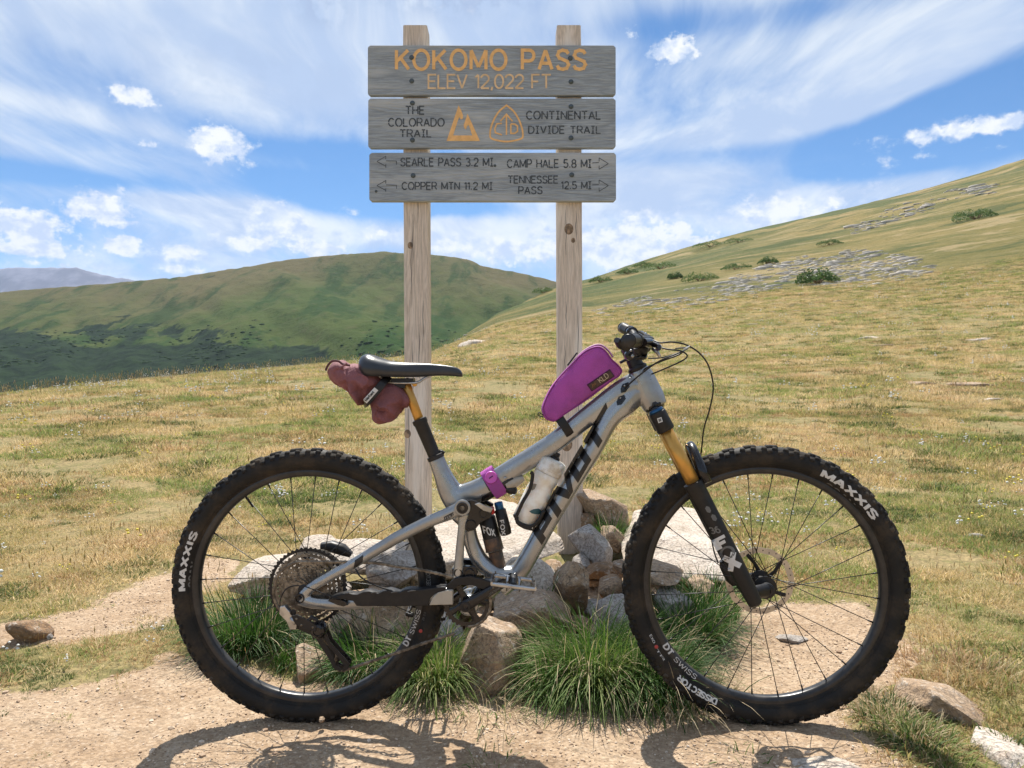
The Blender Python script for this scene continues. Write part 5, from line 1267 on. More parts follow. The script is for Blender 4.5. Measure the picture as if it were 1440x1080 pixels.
# ---- wheels
def wheel(cname, cen, yaw, rear):
    R3 = Matrix.Rotation(yaw, 3, 'Z')
    mb = MB()
    hub = [(-.062, .011), (-.060, .014), (-.036, .014), (-.034, .030), (-.030, .030), (-.028, .018), (0, .015), (.028, .018), (.030, .030), (.034, .030), (.036, .014), (.060, .014), (.062, .011)] if not rear else \
          [(-.060, .013), (-.058, .017), (-.018, .018), (-.016, .030), (-.012, .030), (-.010, .02), (.01, .017), (.028, .02), (.030, .030), (.034, .030), (.036, .014), (.066, .014), (.068, .011)]
    mb.lathe((0, 0, 0), (0, 1, 0), hub, 28)
    me = mesh_of(cname, mb.v, mb.f, M_black); me.set_sharp_from_angle(angle=.7)
    o = bpy.data.objects.new(cname, me); C.objects.link(o); o.parent = bike; o.location = cen - ROOT; o.rotation_euler = (0, 0, yaw)
    def sub(name, mb, mat, sharp=None, kind=None):
        me = mesh_of(name, mb.v, mb.f, mat)
        if sharp: me.set_sharp_from_angle(angle=math.radians(sharp))
        q = bpy.data.objects.new(name, me); C.objects.link(q); q.parent = o
        if kind: q['kind'] = kind
        return q
    Rt, rt = .3415, .0292
    prof = []
    for k in range(26):
        a = math.radians(-140 + 280 * k / 25); r_ = rt * (1.0 if abs(math.degrees(a)) < 80 else 1.0)
        prof.append((math.sin(a) * r_ * 1.0, Rt + math.cos(a) * r_))
    prof += [(.0145, .3125), (.0135, .3105), (-.0135, .3105), (-.0145, .3125)]
    # bead line and moulded ribs of the sidewall
    mb = MB().lathe((0, 0, 0), (0, 1, 0), prof, 144, closed=True); sub('tyre', mb, M_rubber)
    mb = MB()
    for s in (-1, 1):
        for (rr_, hh) in ((.3185, .0012), (.3225, .0006)):
            off = math.sqrt(max(rt ** 2 - (rr_ - Rt) ** 2, 0)); pr = [(s * (off - .001), rr_ - .0012), (s * (off + hh), rr_), (s * (off - .001), rr_ + .0014)]
            mb.lathe((0, 0, 0), (0, 1, 0), pr, 144, closed=True)
    sub('sidewall_rib', mb, M_rubber, kind='stuff')
    # tread blocks
    mb = MB(); N = 82
    def knob(th, phi, L_, Wd, hh, tw=0):
        c = Rt + math.cos(phi) * (rt + hh * .35); y = math.sin(phi) * (rt + hh * .35)
        er = Vector((math.cos(th), 0, math.sin(th))); et = Vector((-math.sin(th), 0, math.cos(th))); ey = Vector((0, 1, 0))
        n_ = (er * math.cos(phi) + ey * math.sin(phi)); w_ = (ey * math.cos(phi) - er * math.sin(phi))
        t_ = (et * math.cos(tw) + w_ * math.sin(tw)); w_ = n_.cross(t_)
        R_ = Matrix((t_, w_, n_)).transposed(); P0 = er * c + ey * y
        vs = []
        for z, k_ in ((-1, 1.12), (1, .86)):
            for x, y_ in ((-1, -1), (1, -1), (1, 1), (-1, 1)): vs.append(P0 + R_ @ Vector((x * L_ / 2 * k_, y_ * Wd / 2 * k_, z * hh / 2)))
        b = len(mb.v); mb.v += [tuple(q) for q in vs]; mb.f += [(b + 4, b + 5, b + 6, b + 7)] + [(b + i, b + (i + 1) % 4, b + 4 + (i + 1) % 4, b + 4 + i) for i in range(4)]
    for k in range(N):
        th_ = 2 * math.pi * k / N; d_ = math.pi / N
        for s in (-1, 1):
            knob(th_, s * math.radians(60 if k % 2 else 55), .0125, .0100, .0046, s * .12)
            knob(th_ + d_, s * math.radians(36), .0125, .0085, .0042, -s * .25)
            knob(th_ + (d_ if k % 2 else 0), s * math.radians(13), .0165, .0095, .0042, s * .08)
    sub('tread', mb, M_knob, kind='stuff')
    rim = [(-.0155, .3155), (-.0165, .3125), (-.0160, .305), (-.0135, .299), (-.007, .2965), (.007, .2965), (.0135, .299), (.0160, .305), (.0165, .3125), (.0155, .3155), (.011, .309), (-.011, .309)]
    mb = MB().lathe((0, 0, 0), (0, 1, 0), rim, 144, closed=True); sub('rim', mb, M_rim, 50)
    # laced spokes
    for k in range(28):
        s = -1 if k % 2 else 1; ph = 2 * math.pi * (k + .5) / 28 + (.06 if rear else .02); ly = 1 if (k // 2) % 2 else -1
        hy = (s * .032) if not rear else (.032 if s > 0 else -.014)
        a = Vector((math.cos(ph + ly * 1.25) * .026, hy, math.sin(ph + ly * 1.25) * .026)); b = Vector((math.cos(ph) * .2975, s * .003, math.sin(ph) * .2975))
        m1 = MB().loft([a, a.lerp(b, .5), b.lerp(a, .045)], [.00115] * 3, [.00115] * 3, 6, lat=Vector((0, 1, 0)))
        m1.loft([b.lerp(a, .05), b], [.0021] * 2, [.0021] * 2, 6); sub('spoke', m1, M_spoke)
    mb = MB().cyl((math.cos(2.2) * .296, 0, math.sin(2.2) * .296), (math.cos(2.2) * .262, 0, math.sin(2.2) * .262), .0028); sub('valve', mb, M_black)
    # print on sidewall and rim: characters bent round the wheel
    def ring_text(txt, th0, th1, r0, r1, sw, mat, ccw, name='lettering', on='tyre', gap=1.9):
        pls, wd = layout(txt, gap)
        def fn(x, y, l):
            t = x / wd; th_ = math.radians(th0 + (th1 - th0) * t); r = (r1 + (r0 - r1) * y / 10) if ccw else (r0 + (r1 - r0) * y / 10)
            if on == 'tyre': yy = -math.sqrt(max(rt ** 2 - (r - Rt) ** 2, 1e-6)) - .0006 - l % 6 * .0001
            else:
                yy = -np.interp(r, [.299, .305, .3125], [.0135, .0160, .0165]) - .0006 - l % 6 * .0001
            return (math.cos(th_) * r, yy, math.sin(th_) * r)
        V, Fc = strips_mesh(stroke_strips(pls, sw, .8, 3), fn); q = MB(); q.v = V; q.f = Fc; sub(name, q, mat)
    if rear:
        ring_text('MAXXIS', 181, 154, .3285, .3445, 2.6, M_white, False, gap=2.8)
        ring_text('00AV', 180, 168, .311, .3215, 2.4, M_greyp, False, gap=2.6)
        ring_text('DT', -31, -26.5, .300, .3135, 2.6, M_white, True, on='rim'); ring_text('SWISS', -24.5, -12, .301, .3125, 1.1, M_white, True, on='rim')
        ring_text('DISSECTOR', -2, 8, .322, .333, 2.0, M_greyp, False)
        ring_text('29 2.5', -16, -12, .322, .327, 1.2, M_greyp, True)
    else:
        ring_text('MAXXIS', 64, 34.5, .328, .3455, 2.6, M_white, False, gap=2.6)
        ring_text('00AV', 60, 44, .311, .3205, 2.2, M_greyp, False, gap=2.6)
        ring_text('DT', 213, 218.5, .300, .3140, 2.6, M_white, True, on='rim'); ring_text('SWISS', 221, 235, .301, .313, 1.1, M_white, True, on='rim')
        ring_text('DISSECTOR', 248, 228, .327, .3400, 2.6, M_white, False, gap=1.6)
        ring_text('EXO', 205, 209, .3255, .331, 1.6, M_white, True)
        ring_text('TR', 212, 218, .329, .334, 1.2, M_white, True)
    for (aa, rr_) in ([(211, .329)] if not rear else [(-21, .328)]):
        t_ = math.radians(aa); p = Vector((math.cos(t_) * rr_, -math.sqrt(rt ** 2 - (rr_ - Rt) ** 2) - .001, math.sin(t_) * rr_))
        mb = MB().lathe(p, (0, -1, 0), [(0, .0052), (.0008, .005), (.001, .0002)], 14); sub('red_sticker', mb, pbr('faded_red_print', (.45, .06, .05), .6))
    return o, sub
Yr = 2.10; cen_r = W(435.5, 823, Yr); cen_r.z = .352
cen_f = W(1072.5, 822, 2.06); cen_f.z = .3635
rw, rsub = wheel('rear_wheel', cen_r, 0.0, True)
fw, fsub = wheel('front_wheel', cen_f, math.radians(-7), False)
# cassette
def cog(mb, y, ro, ri, teeth, th_=.0018):
    n = teeth * 4; b = len(mb.v)
    for yy in (y - th_ / 2, y + th_ / 2):
        for k in range(n):
            a = 2 * math.pi * k / n; r_ = ro + (.0026 if k % 4 in (1, 2) else -.0012)
            mb.v.append((math.cos(a) * r_, yy, math.sin(a) * r_))
        for k in range(n): a = 2 * math.pi * k / n; mb.v.append((math.cos(a) * ri, yy, math.sin(a) * ri))
    for k in range(n):
        k2 = (k + 1) % n; mb.f += [(b + k, b + k2, b + n + k2, b + n + k), (b + 2 * n + k, b + 3 * n + k, b + 3 * n + k2, b + 2 * n + k2), (b + k, b + 2 * n + k, b + 2 * n + k2, b + k2), (b + n + k, b + n + k2, b + 3 * n + k2, b + 3 * n + k)]
radii = [.1045, .090, .0775, .067, .058, .0505, .044, .038, .033, .0285, .0245, .021]
for k, r in enumerate(radii):
    mb = MB(); y = -.020 - k * .0034; nx = radii[k + 1] if k < 11 else .012
    cog(mb, y, r, max(r - (.0085 if k < 5 else .0075), .012), int(r * 500))
    arms = 8 if k < 6 else 0
    for j in range(arms):
        a = 2 * math.pi * j / arms + k * .16; R_ = Matrix.Rotation(-a - .5, 3, 'Y'); mid = r - .0085 - (r - nx) * .5
        mb.box(Vector((math.cos(a) * (mid - .002), y, math.sin(a) * (mid - .002))), (max((r - nx) * .75, .004), .0009, .0022), Matrix.Rotation(-a - .35, 3, 'Y'))
    q = rsub('sprocket', mb, M_black if k in (0,) else M_steel, 30)
mb = MB().lathe((0, 0, 0), (0, 1, 0), [(-.020, .030), (-.021, .032), (-.058, .020), (-.0585, .010)], 30); rsub('freehub', mb, M_black, 40)
def rotor(sub, y, R_):
    mb = MB(); n = 120
    for yy in (y, y + .0018):
        for ro, ri in ((R_, R_ - .0155),):
            for k in range(n): a = 2 * math.pi * k / n; w = .0009 * math.sin(k * math.pi / 5); mb.v.append((math.cos(a) * (ro + w), yy, math.sin(a) * (ro + w)))
            for k in range(n): a = 2 * math.pi * k / n; w = .0009 * math.sin(k * math.pi / 5 + 1); mb.v.append((math.cos(a) * (ri + w), yy, math.sin(a) * (ri + w)))
    for k in range(n):
        k2 = (k + 1) % n; mb.f += [(k, k2, n + k2, n + k), (2 * n + k, 3 * n + k, 3 * n + k2, 2 * n + k2), (k, 2 * n + k, 2 * n + k2, k2), (n + k, n + k2, 3 * n + k2, 3 * n + k)]
    r_ = sub('brake_rotor', mb, M_rotor, 40)
    mb = MB()
    for k in range(30):
        a = 2 * math.pi * k / 30; p = Vector((math.cos(a) * (R_ - .0075 + .003 * (k % 3 - 1)), y - .0005, math.sin(a) * (R_ - .0075 + .003 * (k % 3 - 1))))
        mb.lathe(p, (0, 1, 0), [(0, .0018), (.0028, .0018)], 8)
    sub('rotor_hole', mb, M_decal, kind='stuff')
    for k in range(5):
        a = 2 * math.pi * k / 5 + .3; p0 = Vector((math.cos(a) * .020, y + .001, math.sin(a) * .020)); p1 = Vector((math.cos(a + .45) * (R_ - .012), y + .001, math.sin(a + .45) * (R_ - .012)))
        m1 = MB().loft([p0, p0.lerp(p1, .5) + Vector((-math.sin(a) * -.004, 0, math.cos(a) * -.004)), p1], [.007, .0045, .006], [.0016] * 3, 8); sub('rotor_arm', m1, M_black, 40)
rotor(fsub, .040, .0905); rotor(rsub, .042, .090)

# ---- fork, turned with the wheel
yaw = math.radians(-7); RZ = Matrix.Rotation(yaw, 3, 'Z')
crown = B(921, 574, 0)
def fk(base, x, y, z): return base + RZ @ Vector((x, y, z))
axd = (cen_f - B(921, 572, 0)); axd.y = 0; 
slant = Vector((math.sin(math.radians(26.3)), 0, -math.cos(math.radians(26.3))))
slantw = RZ @ slant
perp = RZ @ Vector((math.cos(math.radians(26.3)), 0, math.sin(math.radians(26.3))))
side = RZ @ Vector((0, 1, 0))
# the near leg as seen: axis from (931,596) to (1063,850) at its own distance
na = W(929, 590, 1.985); nb = W(1061, 846, 1.962); leg = (nb - na); Lg = leg.length; legd = leg.normalized()
fork = MB().lathe(B(915, 560, 0), slantw, [(0, .024), (.012, .027), (.022, .027), (.030, .025)], 28).obj('fork_crown', M_blackg, bike, sharp=40)
mb = MB(); c0 = B(921, 575, 0)
mb.loft([na - legd * .012 + side * -.002, na + side * .035 + slantw * -.004, c0 + slantw * .006, na + side * .105, na + side * .142 - legd * .012], [.020, .021, .024, .021, .020], [.024, .024, .026, .024, .024], 18, lat=legd)
mb.obj('crown_bridge', M_blackg, bike, sharp=50)
mb = MB().lathe(na - legd * .030, legd, [(0, .017), (.004, .0195), (.008, .0195)], 26); mb.obj('air_cap', M_blue, fork)
far_off = side * .140
for k, off in enumerate((Vector((0, 0, 0)), far_off)):
    A = na + off
    mb = MB().lathe(A - legd * .022, legd, [(0, .0205), (.002, .0228), (.050, .0235), (.054, .022)], 28); cs = mb.obj('crown_sleeve', M_black, fork, sharp=40)
    mb = MB().lathe(A, legd, [(.02, .0180), (Lg * .40, .0180)], 28); mb.obj('stanchion', M_gold, fork)
    s0 = Lg * .345
    mb = MB().lathe(A, legd, [(s0, .020), (s0 + .002, .0255), (s0 + .016, .0262), (s0 + .022, .0245), (s0 + .06, .0240), (Lg * .80, .0225), (Lg * .95, .0205), (Lg * 1.01, .0180), (Lg * 1.02, .012)], 30)
    # axle clamp behind the foot of the leg
    foot = A + legd * (Lg * .955)
    ax_c = Vector((cen_f.x, 0, cen_f.z)); pa = cen_f + side * (-.058 if k == 0 else .060)
    mb.loft([foot + perp * .002, pa], [.016, .0185], [.014, .014], 16, lat=side)
    mb.lathe(pa - side * .010 * (1), side, [(0, .015), (.003, .0185), (.018, .0185), (.021, .015)], 26)
    lo = mb.obj('lower_leg', M_black, fork, sharp=40)
    if k == 0: lowr = lo; near_axle = pa
LT = bvh(lowr)
mb = MB().lathe(near_axle - side * .010, -side, [(0, .010), (.004, .010), (.0045, .0075), (.001, .0072), (.001, .0002)], 24); mb.obj('axle_end', M_blackg, fork, sharp=40)
# arch in front of the tyre
arch = []
for t in np.linspace(0, 1, 17):
    s_ = -.005 + .150 * t; up = math.sin(math.pi * t) ** .55
    arch.append(na + legd * (Lg * .40) + side * s_ + perp * (.030 + .010 * up) - legd * (.012 + .092 * up) + side * 0)
mb = MB(); mb.loft(arch, [.014] * 17, [.010 + .004 * math.sin(math.pi * i / 16) for i in range(17)], 14, lat=legd, p=.8); mb.obj('fork_arch', M_blackg, fork)
# prints on the lower leg
lu = Vector((1063 - 975, 855 - 685)).normalized(); lt = Vector((lu.y, -lu.x))    # along, and to the right
def legt(s, t): p = Vector((975, 685)) + lu * s + lt * t; return (p.x, p.y)
for txt, s0_, h_, w_, mt_, sw_ in [('36', 72, 10, 17, M_greyp, 2.2), ('F', 88, 14, 15, M_white, 3.4), ('O', 104, 16, 18, M_greyp, 1.8), ('X', 118, 22, 16, M_white, 3.4)]:
    pls, wd = layout(txt, 2)
    if txt == '36': decal('lettering', LT, pls, lambda x, y: legt(s0_ - y * .1 * h_ * .9 + (x - wd / 2) * .28, (x - wd / 2) * .85 - 1), sw_, mt_, lowr, 1.95, .8)
    else: decal('lettering', LT, pls, lambda x, y: legt(s0_ + h_ / 2 - y * .1 * h_, (x - wd / 2) / wd * w_ * 1.0), sw_, mt_, lowr, 1.95, .8)
for (s_, t_) in ((32, 3), (46, 5)): patch('lettering', LT, [legt(s_ + a_, t_ + b_) for a_, b_ in ((0, 1), (3, 4), (9, 4), (11, 1), (8, -2), (2, -2))], M_greyp, lowr, 1.95)
decal('lettering', LT, [[(0, 0), (12, 0)]], lambda x, y: (984 + x, 701 - x * .3), .8, M_greyp, lowr, 1.95)
# caliper behind the leg
cal = cen_f + side * .045 - perp * .062 + slantw * -.055
mb = MB().loft([cal + slantw * -.035, cal + slantw * -.02, cal + slantw * .02, cal + slantw * .038], [.012, .019, .020, .012], [.016, .022, .022, .014], 14, lat=side, p=.75); mb.obj('brake_caliper', M_black, fork, sharp=45)
# sleeve marks: white square
SLT = bvh([o for o in C.objects if o.name.startswith('crown_sleeve')][0])
sl_o = [o for o in C.objects if o.name.startswith('crown_sleeve')][0]
patch('white_label', SLT, [(924, 588.5), (930, 586.5), (932, 593), (926, 595)], M_white, sl_o, 1.96, .0007, 2)
patch('label_print', SLT, [(925.7, 589.5), (929.3, 588.3), (930.4, 592), (926.8, 593.3)], M_greyp, sl_o, 1.96, .0012, 2)
# headset
mb = MB().lathe(B(923, 577, 0) - slantw * .018, slantw, [(0, .030), (.004, .0305), (.012, .027), (.016, .023)], 28); mb.obj('lower_headset', M_blackg, bike, sharp=40)
mb = MB().lathe(B(898, 521, 0), -slantw, [(0, .0245), (.006, .027), (.010, .026), (.014, .021), (.034, .0195), (.036, .0185)], 28); mb.obj('headset_spacers', M_black, bike, sharp=40)

# ---- cockpit
hb = B(905, 486, 0)                                  # clamp centre
st0 = B(898, 521, 0) - slantw * .045
mb = MB().cyl(st0 - slantw * -.018, st0 - slantw * .026, .0195, n=26, bev=.003)
mb.loft([st0, (st0 + hb) / 2, hb], [.017, .016, .018], [.022, .017, .024], 16, lat=side, p=.8)
mb.lathe(hb - side * .026, side, [(0, .018), (.003, .0215), (.049, .0215), (.052, .018)], 26)
mb.obj('stem', M_blackg, bike, sharp=45)
gn_ = W(884, 479, 1.70); gf_ = W(876, 461, 2.46)
bar = smooth_path([tuple(gn_), tuple(gn_.lerp(hb, .40) + Vector((.004, 0, .006))), tuple(hb + Vector((0, -.10, .008))), tuple(hb), tuple(hb + Vector((0, .10, .010))), tuple(gf_.lerp(hb, .40) + Vector((.006, 0, .004))), tuple(gf_)], 6)
mb = MB().loft([Vector(q) for q in bar], .0112, .0112, 18, lat=Vector((1, 0, 0))); mb.obj('handlebar', M_black, bike)
def grip(end, inner, col):
    d = (inner - end).normalized(); pr = [(0, .010), (.0005, .0155), (.002, .0172), (.007, .0172), (.008, .0155)]
    for i in range(17): pr += [(.010 + i * .0066, .0158), (.0125 + i * .0066, .0165), (.0150 + i * .0066, .0165), (.0165 + i * .0066, .0158)]
    pr += [(.124, .0185), (.132, .0185), (.133, .012)]
    mb = MB().lathe(end - d * .004, d, pr, 26); return mb.obj('grip', M_black, bike, sharp=40)
g1 = grip(gn_, Vector(bar[6]), 0); g2 = grip(gf_, Vector(bar[-7]), 0)
mb = MB().lathe(gn_ - (Vector(bar[6]) - gn_).normalized() * .006, (Vector(bar[6]) - gn_), [(0, .013), (.001, .0145), (.002, .0145)], 24); mb.obj('bar_plug', M_decal, g1)
mb = MB().lathe(gf_ + (Vector(bar[-7]) - gf_).normalized() * .020, (Vector(bar[-7]) - gf_), [(0, .0172), (.0005, .0178), (.003, .0178), (.0035, .0172)], 24); mb.obj('lock_ring', M_alu, g2)
# controls on both sides
def control(end, near):
    inn = Vector(bar[6] if near else bar[-7]); d = (inn - end).normalized(); c = end + d * .150
    o = MB().lathe(c - d * .006, d, [(0, .0165), (.001, .018), (.013, .018), (.014, .0165)], 22).obj('lever_clamp', M_blackg, bike, sharp=40)
    f = Vector((1, 0, -.25)).normalized()
    mb = MB().loft([c + f * .020 - d * .020, c + f * .028 + d * .005, c + f * .030 + d * .035, c + f * .030 + d * .060], [.008, .012, .011, .007], [.010, .013, .012, .008], 14, lat=Vector((0, 0, 1)))
    mb.obj('brake_cylinder', M_blackg, o, sharp=50)
    lv = smooth_path([tuple(c + f * .036 + d * .012), tuple(c + f * .058 - d * .022), tuple(c + f * .062 - d * .060 + Vector((0, 0, -.004))), tuple(c + f * .060 - d * .092 + Vector((0, 0, -.005))), tuple(c + f * .066 - d * .108)], 5)
    m_ = len(lv); mb = MB().loft([Vector(q) for q in lv], [.0075 - .003 * math.sin(math.pi * i / (m_ - 1)) for i in range(m_)], .004, 12, lat=f); mb.obj('brake_lever', M_blackg, o, sharp=50)
    # shifter pod or dropper paddle under the bar
    u_ = Vector((.35, 0, -1)).normalized()
    mb = MB().loft([c + u_ * .014 + d * .020, c + u_ * .026 + d * .024, c + u_ * .040 + d * .020], [.016, .020, .012], [.016, .020, .010], 14, lat=Vector((1, 0, 0))); mb.obj('shifter', M_black, o, sharp=50)
    mb = MB().loft([c + u_ * .038 + d * .020 + f * .004, c + u_ * .046 - d * .002 + f * .002, c + u_ * .046 - d * .030 - f * .012], [.007, .008, .010], [.003, .003, .003], 10, lat=u_); mb.obj('shift_paddle', M_black, o)
    mb = MB().loft([c + f * .034 - d * .002 + u_ * .012, c + f * .046 - d * .012 + u_ * .018, c + f * .050 - d * .022 + u_ * .030], [.004, .006, .004], [.003] * 3, 10, lat=f); mb.obj('adjuster', M_alu, o)
    return c
cn = control(gn_, True); cf = control(gf_, False)
# rubber thumb pad behind the near grip and lens of the little horn
p = W(872, 483, 1.80); mb = MB().loft([p + Vector((-.008, 0, .008)), p + Vector((.006, .01, 0)), p + Vector((.02, .02, -.01))], [.006, .014, .010], [.010, .014, .012], 12, p=.6); mb.obj('bar_pad', M_black, bike, sharp=45)
p = B(884, 500, -.05); mb = MB().lathe(p, (0, -1, 0), [(0, .012), (.01, .014), (.02, .012), (.022, .004)], 18); mb.obj('stem_bolt', M_blackg, bike, sharp=40)
mb = MB().lathe(W(889.5, 501, 1.985), (0, -1, 0), [(0, .004), (.004, .004), (.005, .0015)], 12); mb.obj('bolt_head', M_alu, bike)
mb = MB().lathe(W(887, 493, 1.985), (0, -1, 0), [(0, .003), (.004, .003), (.005, .0015)], 12); mb.obj('bolt_head', M_alu, bike)
# cables and hoses
def cable(name, pts, r=.0021, mat=None, parent=bike):
    q = smooth_path([tuple(W(*p)) for p in pts], 8); mb = MB().loft([Vector(x) for x in q], r, r, 8, lat=Vector((0, 1, 0))); return mb.obj(name, mat or M_black, parent)
cable('brake_hose', [(918, 478, 1.95), (928, 482, 1.93), (945, 481, 1.93), (965, 485, 1.94), (984, 497, 1.96), (997, 516, 1.97), (1003, 545, 1.98), (998, 575, 1.99), (990, 602, 2.0), (987, 628, 2.02), (984, 660, 2.10), (988, 700, 2.14), (998, 745, 2.13), (1004, 775, 2.12), (1010, 792, 2.11)])
cable('shift_cable', [(925, 487, 1.95), (938, 491, 1.93), (955, 493, 1.92), (964, 497, 1.93), (966, 502, 1.95), (958, 508, 1.99), (936, 518, 2.03), (914, 527, 2.055)])
cable('dropper_cable', [(950, 490, 2.25), (966, 489, 2.1), (962, 493, 2.0), (948, 499, 1.97), (925, 509, 1.98), (900, 527, 2.0), (884, 541, 2.02), (880, 546, 2.035)])
cable('rear_brake_hose', [(912, 504, 2.2), (930, 503, 2.12), (950, 498, 2.05), (961, 494, 2.0), (952, 500, 1.98), (930, 508, 1.99), (908, 518, 2.03), (905, 524, 2.05)])
cable('rear_derailleur_cable', [(500, 800, 2.02), (508, 812, 2.01), (530, 824, 2.01), (556, 832, 2.015), (566, 835, 2.03)])
cable('rear_derailleur_cable', [(480, 843, 2.01), (462, 838, 2.005), (448, 832, 2.0), (425, 824, 2.0), (406, 826, 2.0), (396, 838, 2.0), (394, 852, 2.005), (402, 862, 2.01)], .0016)
for k in range(2):
    mb = MB().cyl(W(961 + 3 * k, 491 - k, 1.93), W(967 + 3 * k, 487.5 - k, 1.94), .0013, n=8); mb.obj('zip_tie', M_white, bike)

# ---- crankset
bbn = B(657, 848, -.052)
mb = MB(); cog(mb, 0, .0615, .050, 30, .0035)
for k in range(4):
    a = math.pi / 2 * k + .5; mb.loft([Vector((math.cos(a) * .012, 0, math.sin(a) * .012)), Vector((math.cos(a) * .034, 0, math.sin(a) * .034)), Vector((math.cos(a) * .053, 0, math.sin(a) * .053))], [.012, .0075, .012], [.002] * 3, 8)
mb.v = [(v[0] + bbn.x, v[1] + bbn.y, v[2] + bbn.z) for v in mb.v]
cr = mb.obj('chainring', M_blackg, bike, sharp=35, loc=bbn)
pe = W(722, 811, bbn.y - .020)
mb = MB(); c0 = Vector((bbn.x - .004, bbn.y - .014, bbn.z - .004))
mb.loft([c0 + (c0 - pe).normalized() * .012, c0, c0.lerp(pe, .25), c0.lerp(pe, .6), c0.lerp(pe, .92), pe, pe + (pe - c0).normalized() * .010], [.010, .0185, .0135, .012, .0125, .0125, .006], [.006, .0095, .0085, .0075, .0075, .0075, .005], 16, p=.7)
ck = mb.obj('crank_arm', M_blackg, bike, sharp=45)
mb = MB().lathe(c0 + Vector((0, -.008, 0)), (0, -1, 0), [(0, .014), (.003, .0135), (.0035, .008), (.001, .0078), (.001, .0002)], 26); mb.obj('crank_bolt', M_black, ck, sharp=40)
CT = bvh(ck); pls, wd = layout('SRAM', 1.8); cd = Vector((720 - 655, 811 - 852)).normalized()
decal('lettering', CT, pls, lambda x, y: (688 + cd.x * x * .52 - cd.y * -1 * 0 + (y - 5) * .28, 836 + cd.y * x * .52 - (y - 5) * .55), 1.6, M_greyp, ck, 2.0, .8)
# far crank, pointing back and down behind
cfar = Vector((bbn.x, 2.085 + .068, bbn.z)); pf = cfar + (c0 - pe) * 1.0; pf.y = cfar.y + .01
mb = MB().loft([cfar, cfar.lerp(pf, .5), pf], [.017, .012, .012], [.009, .008, .008], 14, p=.7); mb.obj('crank_arm', M_blackg, bike, sharp=45)
def pedal(c, outward, mat_b, mat_e):
    o = outward
    mb = MB().cyl(c, c + Vector((0, o * .095, 0)), .0075, n=16); pd = mb.obj('pedal', M_black, bike)
    tx = Vector((.98, 0, -.05)).normalized(); cc = c + Vector((0, o * .055, 0))
    R_ = Matrix.Rotation(.12, 3, 'Y')
    def pt(x, y, z): return cc + R_ @ Vector((x, y * o, z))
    for (x0, y0, x1, y1, w) in [(-.050, -.045, .050, -.045, .007), (-.053, .043, .053, .043, .0055), (-.052, -.045, -.053, .043, .006), (.052, -.045, .053, .043, .006), (-.016, -.045, -.016, .043, .0045), (.016, -.045, .016, .043, .0045)]:
        m1 = MB().loft([pt(x0, y0, 0), pt((x0 + x1) / 2, (y0 + y1) / 2, 0), pt(x1, y1, 0)], [.0052] * 3, [w * .8] * 3, 10, lat=(pt(x0, y0, 0) - pt(x1, y1, 0)).cross(Vector((0, 0, 1))).normalized(), p=.6); m1.obj('cage', mat_e, pd, sharp=45)
    for (x, y) in [(-.048, -.04), (-.016, .042), (.016, .042), (.048, -.04), (-.05, .04), (.05, .04), (-.052, 0), (.052, 0)]:
        for s in (-1, 1): m1 = MB().cyl(pt(x, y, s * .006), pt(x, y, s * .0125), .0018, n=8); m1.obj('pin', M_steel, pd)
    m1 = MB().lathe(pt(0, -.05, 0), Vector((0, o, 0)), [(0, .010), (.002, .0115), (.03, .0115), (.04, .010), (.088, .009), (.09, .006)], 18); m1.obj('axle_body', M_black, pd, sharp=40)
    return pd
pedal(pe, -1, M_black, M_alu); pedal(pf, 1, M_black, M_black)
# chain guide over the ring
mb = MB(); g = [(628, 822), (640, 812), (662, 809), (690, 818), (697, 828), (690, 832), (664, 822), (645, 822), (632, 832)]
mb.prism([(B(u, v, -.06).x, B(u, v, -.06).z) for u, v in g], 2.018, 2.032, .002); mb.obj('chain_guide', M_black, bike, sharp=35)
mb = MB(); mb.loft([B(668, 832, -.04), B(680, 842, -.03), B(690, 848, -.02)], [.014, .018, .012], [.02, .03, .02], 14); mb.obj('bottom_bracket_guard', M_blackg, bike)
# chain
yc = bbn.y
def ringpt(c, r, a): return Vector((c.x + math.cos(a) * r, yc, c.z + math.sin(a) * r))
cog_c = Vector((cen_r.x, 0, cen_r.z)); path = []
def Wy(u, v): return W(u, v, yc)
for a in np.linspace(-1.5, 1.75, 16): path.append(ringpt(bbn, .0625, a))
path += [Wy(600, 803), Wy(560, 797), Wy(520, 791)]
rc = .078
for a in np.linspace(1.45, 1.45 + 3.0, 14): path.append(Vector((cog_c.x + math.cos(a) * rc * 1.0, yc, cog_c.z + math.sin(a) * rc)))
path += [Wy(447, 893), Wy(462, 905), Wy(474, 920), Wy(470, 935), Wy(480, 943), Wy(492, 940), Wy(555, 919), Wy(592, 906), Wy(640, 890)]
pth = [Vector(q) for q in smooth_path([tuple(q) for q in path], 6)]
d = [0]
for i in range(1, len(pth)): d.append(d[-1] + (pth[i] - pth[i - 1]).length)
mb = MB(); L = .0127; k = 0; s = 0
def along(t):
    i = int(np.searchsorted(d, t)); i = min(max(i, 1), len(d) - 1); f_ = (t - d[i - 1]) / max(d[i] - d[i - 1], 1e-9); return pth[i - 1].lerp(pth[i], min(f_, 1))
while s + L < d[-1]:
    p = along(s); q = along(s + L); w = .0034 if k % 2 else .0022; m_ = (p + q) / 2; t_ = (q - p).normalized()
    for sd in (-1, 1):
        o_ = Vector((0, sd * w, 0)); mb.loft([p + o_ - t_ * .003, p + o_, m_ + o_, q + o_, q + o_ + t_ * .003], [.0018, .0041, .0029, .0041, .0018], [.0005] * 5, 8)
    mb.lathe(p - Vector((0, .004, 0)), (0, 1, 0), [(0, .0019), (.008, .0019)], 8); s += L; k += 1
ch = mb.obj('chain', M_steel, bike, sharp=40); ch['kind'] = 'stuff'
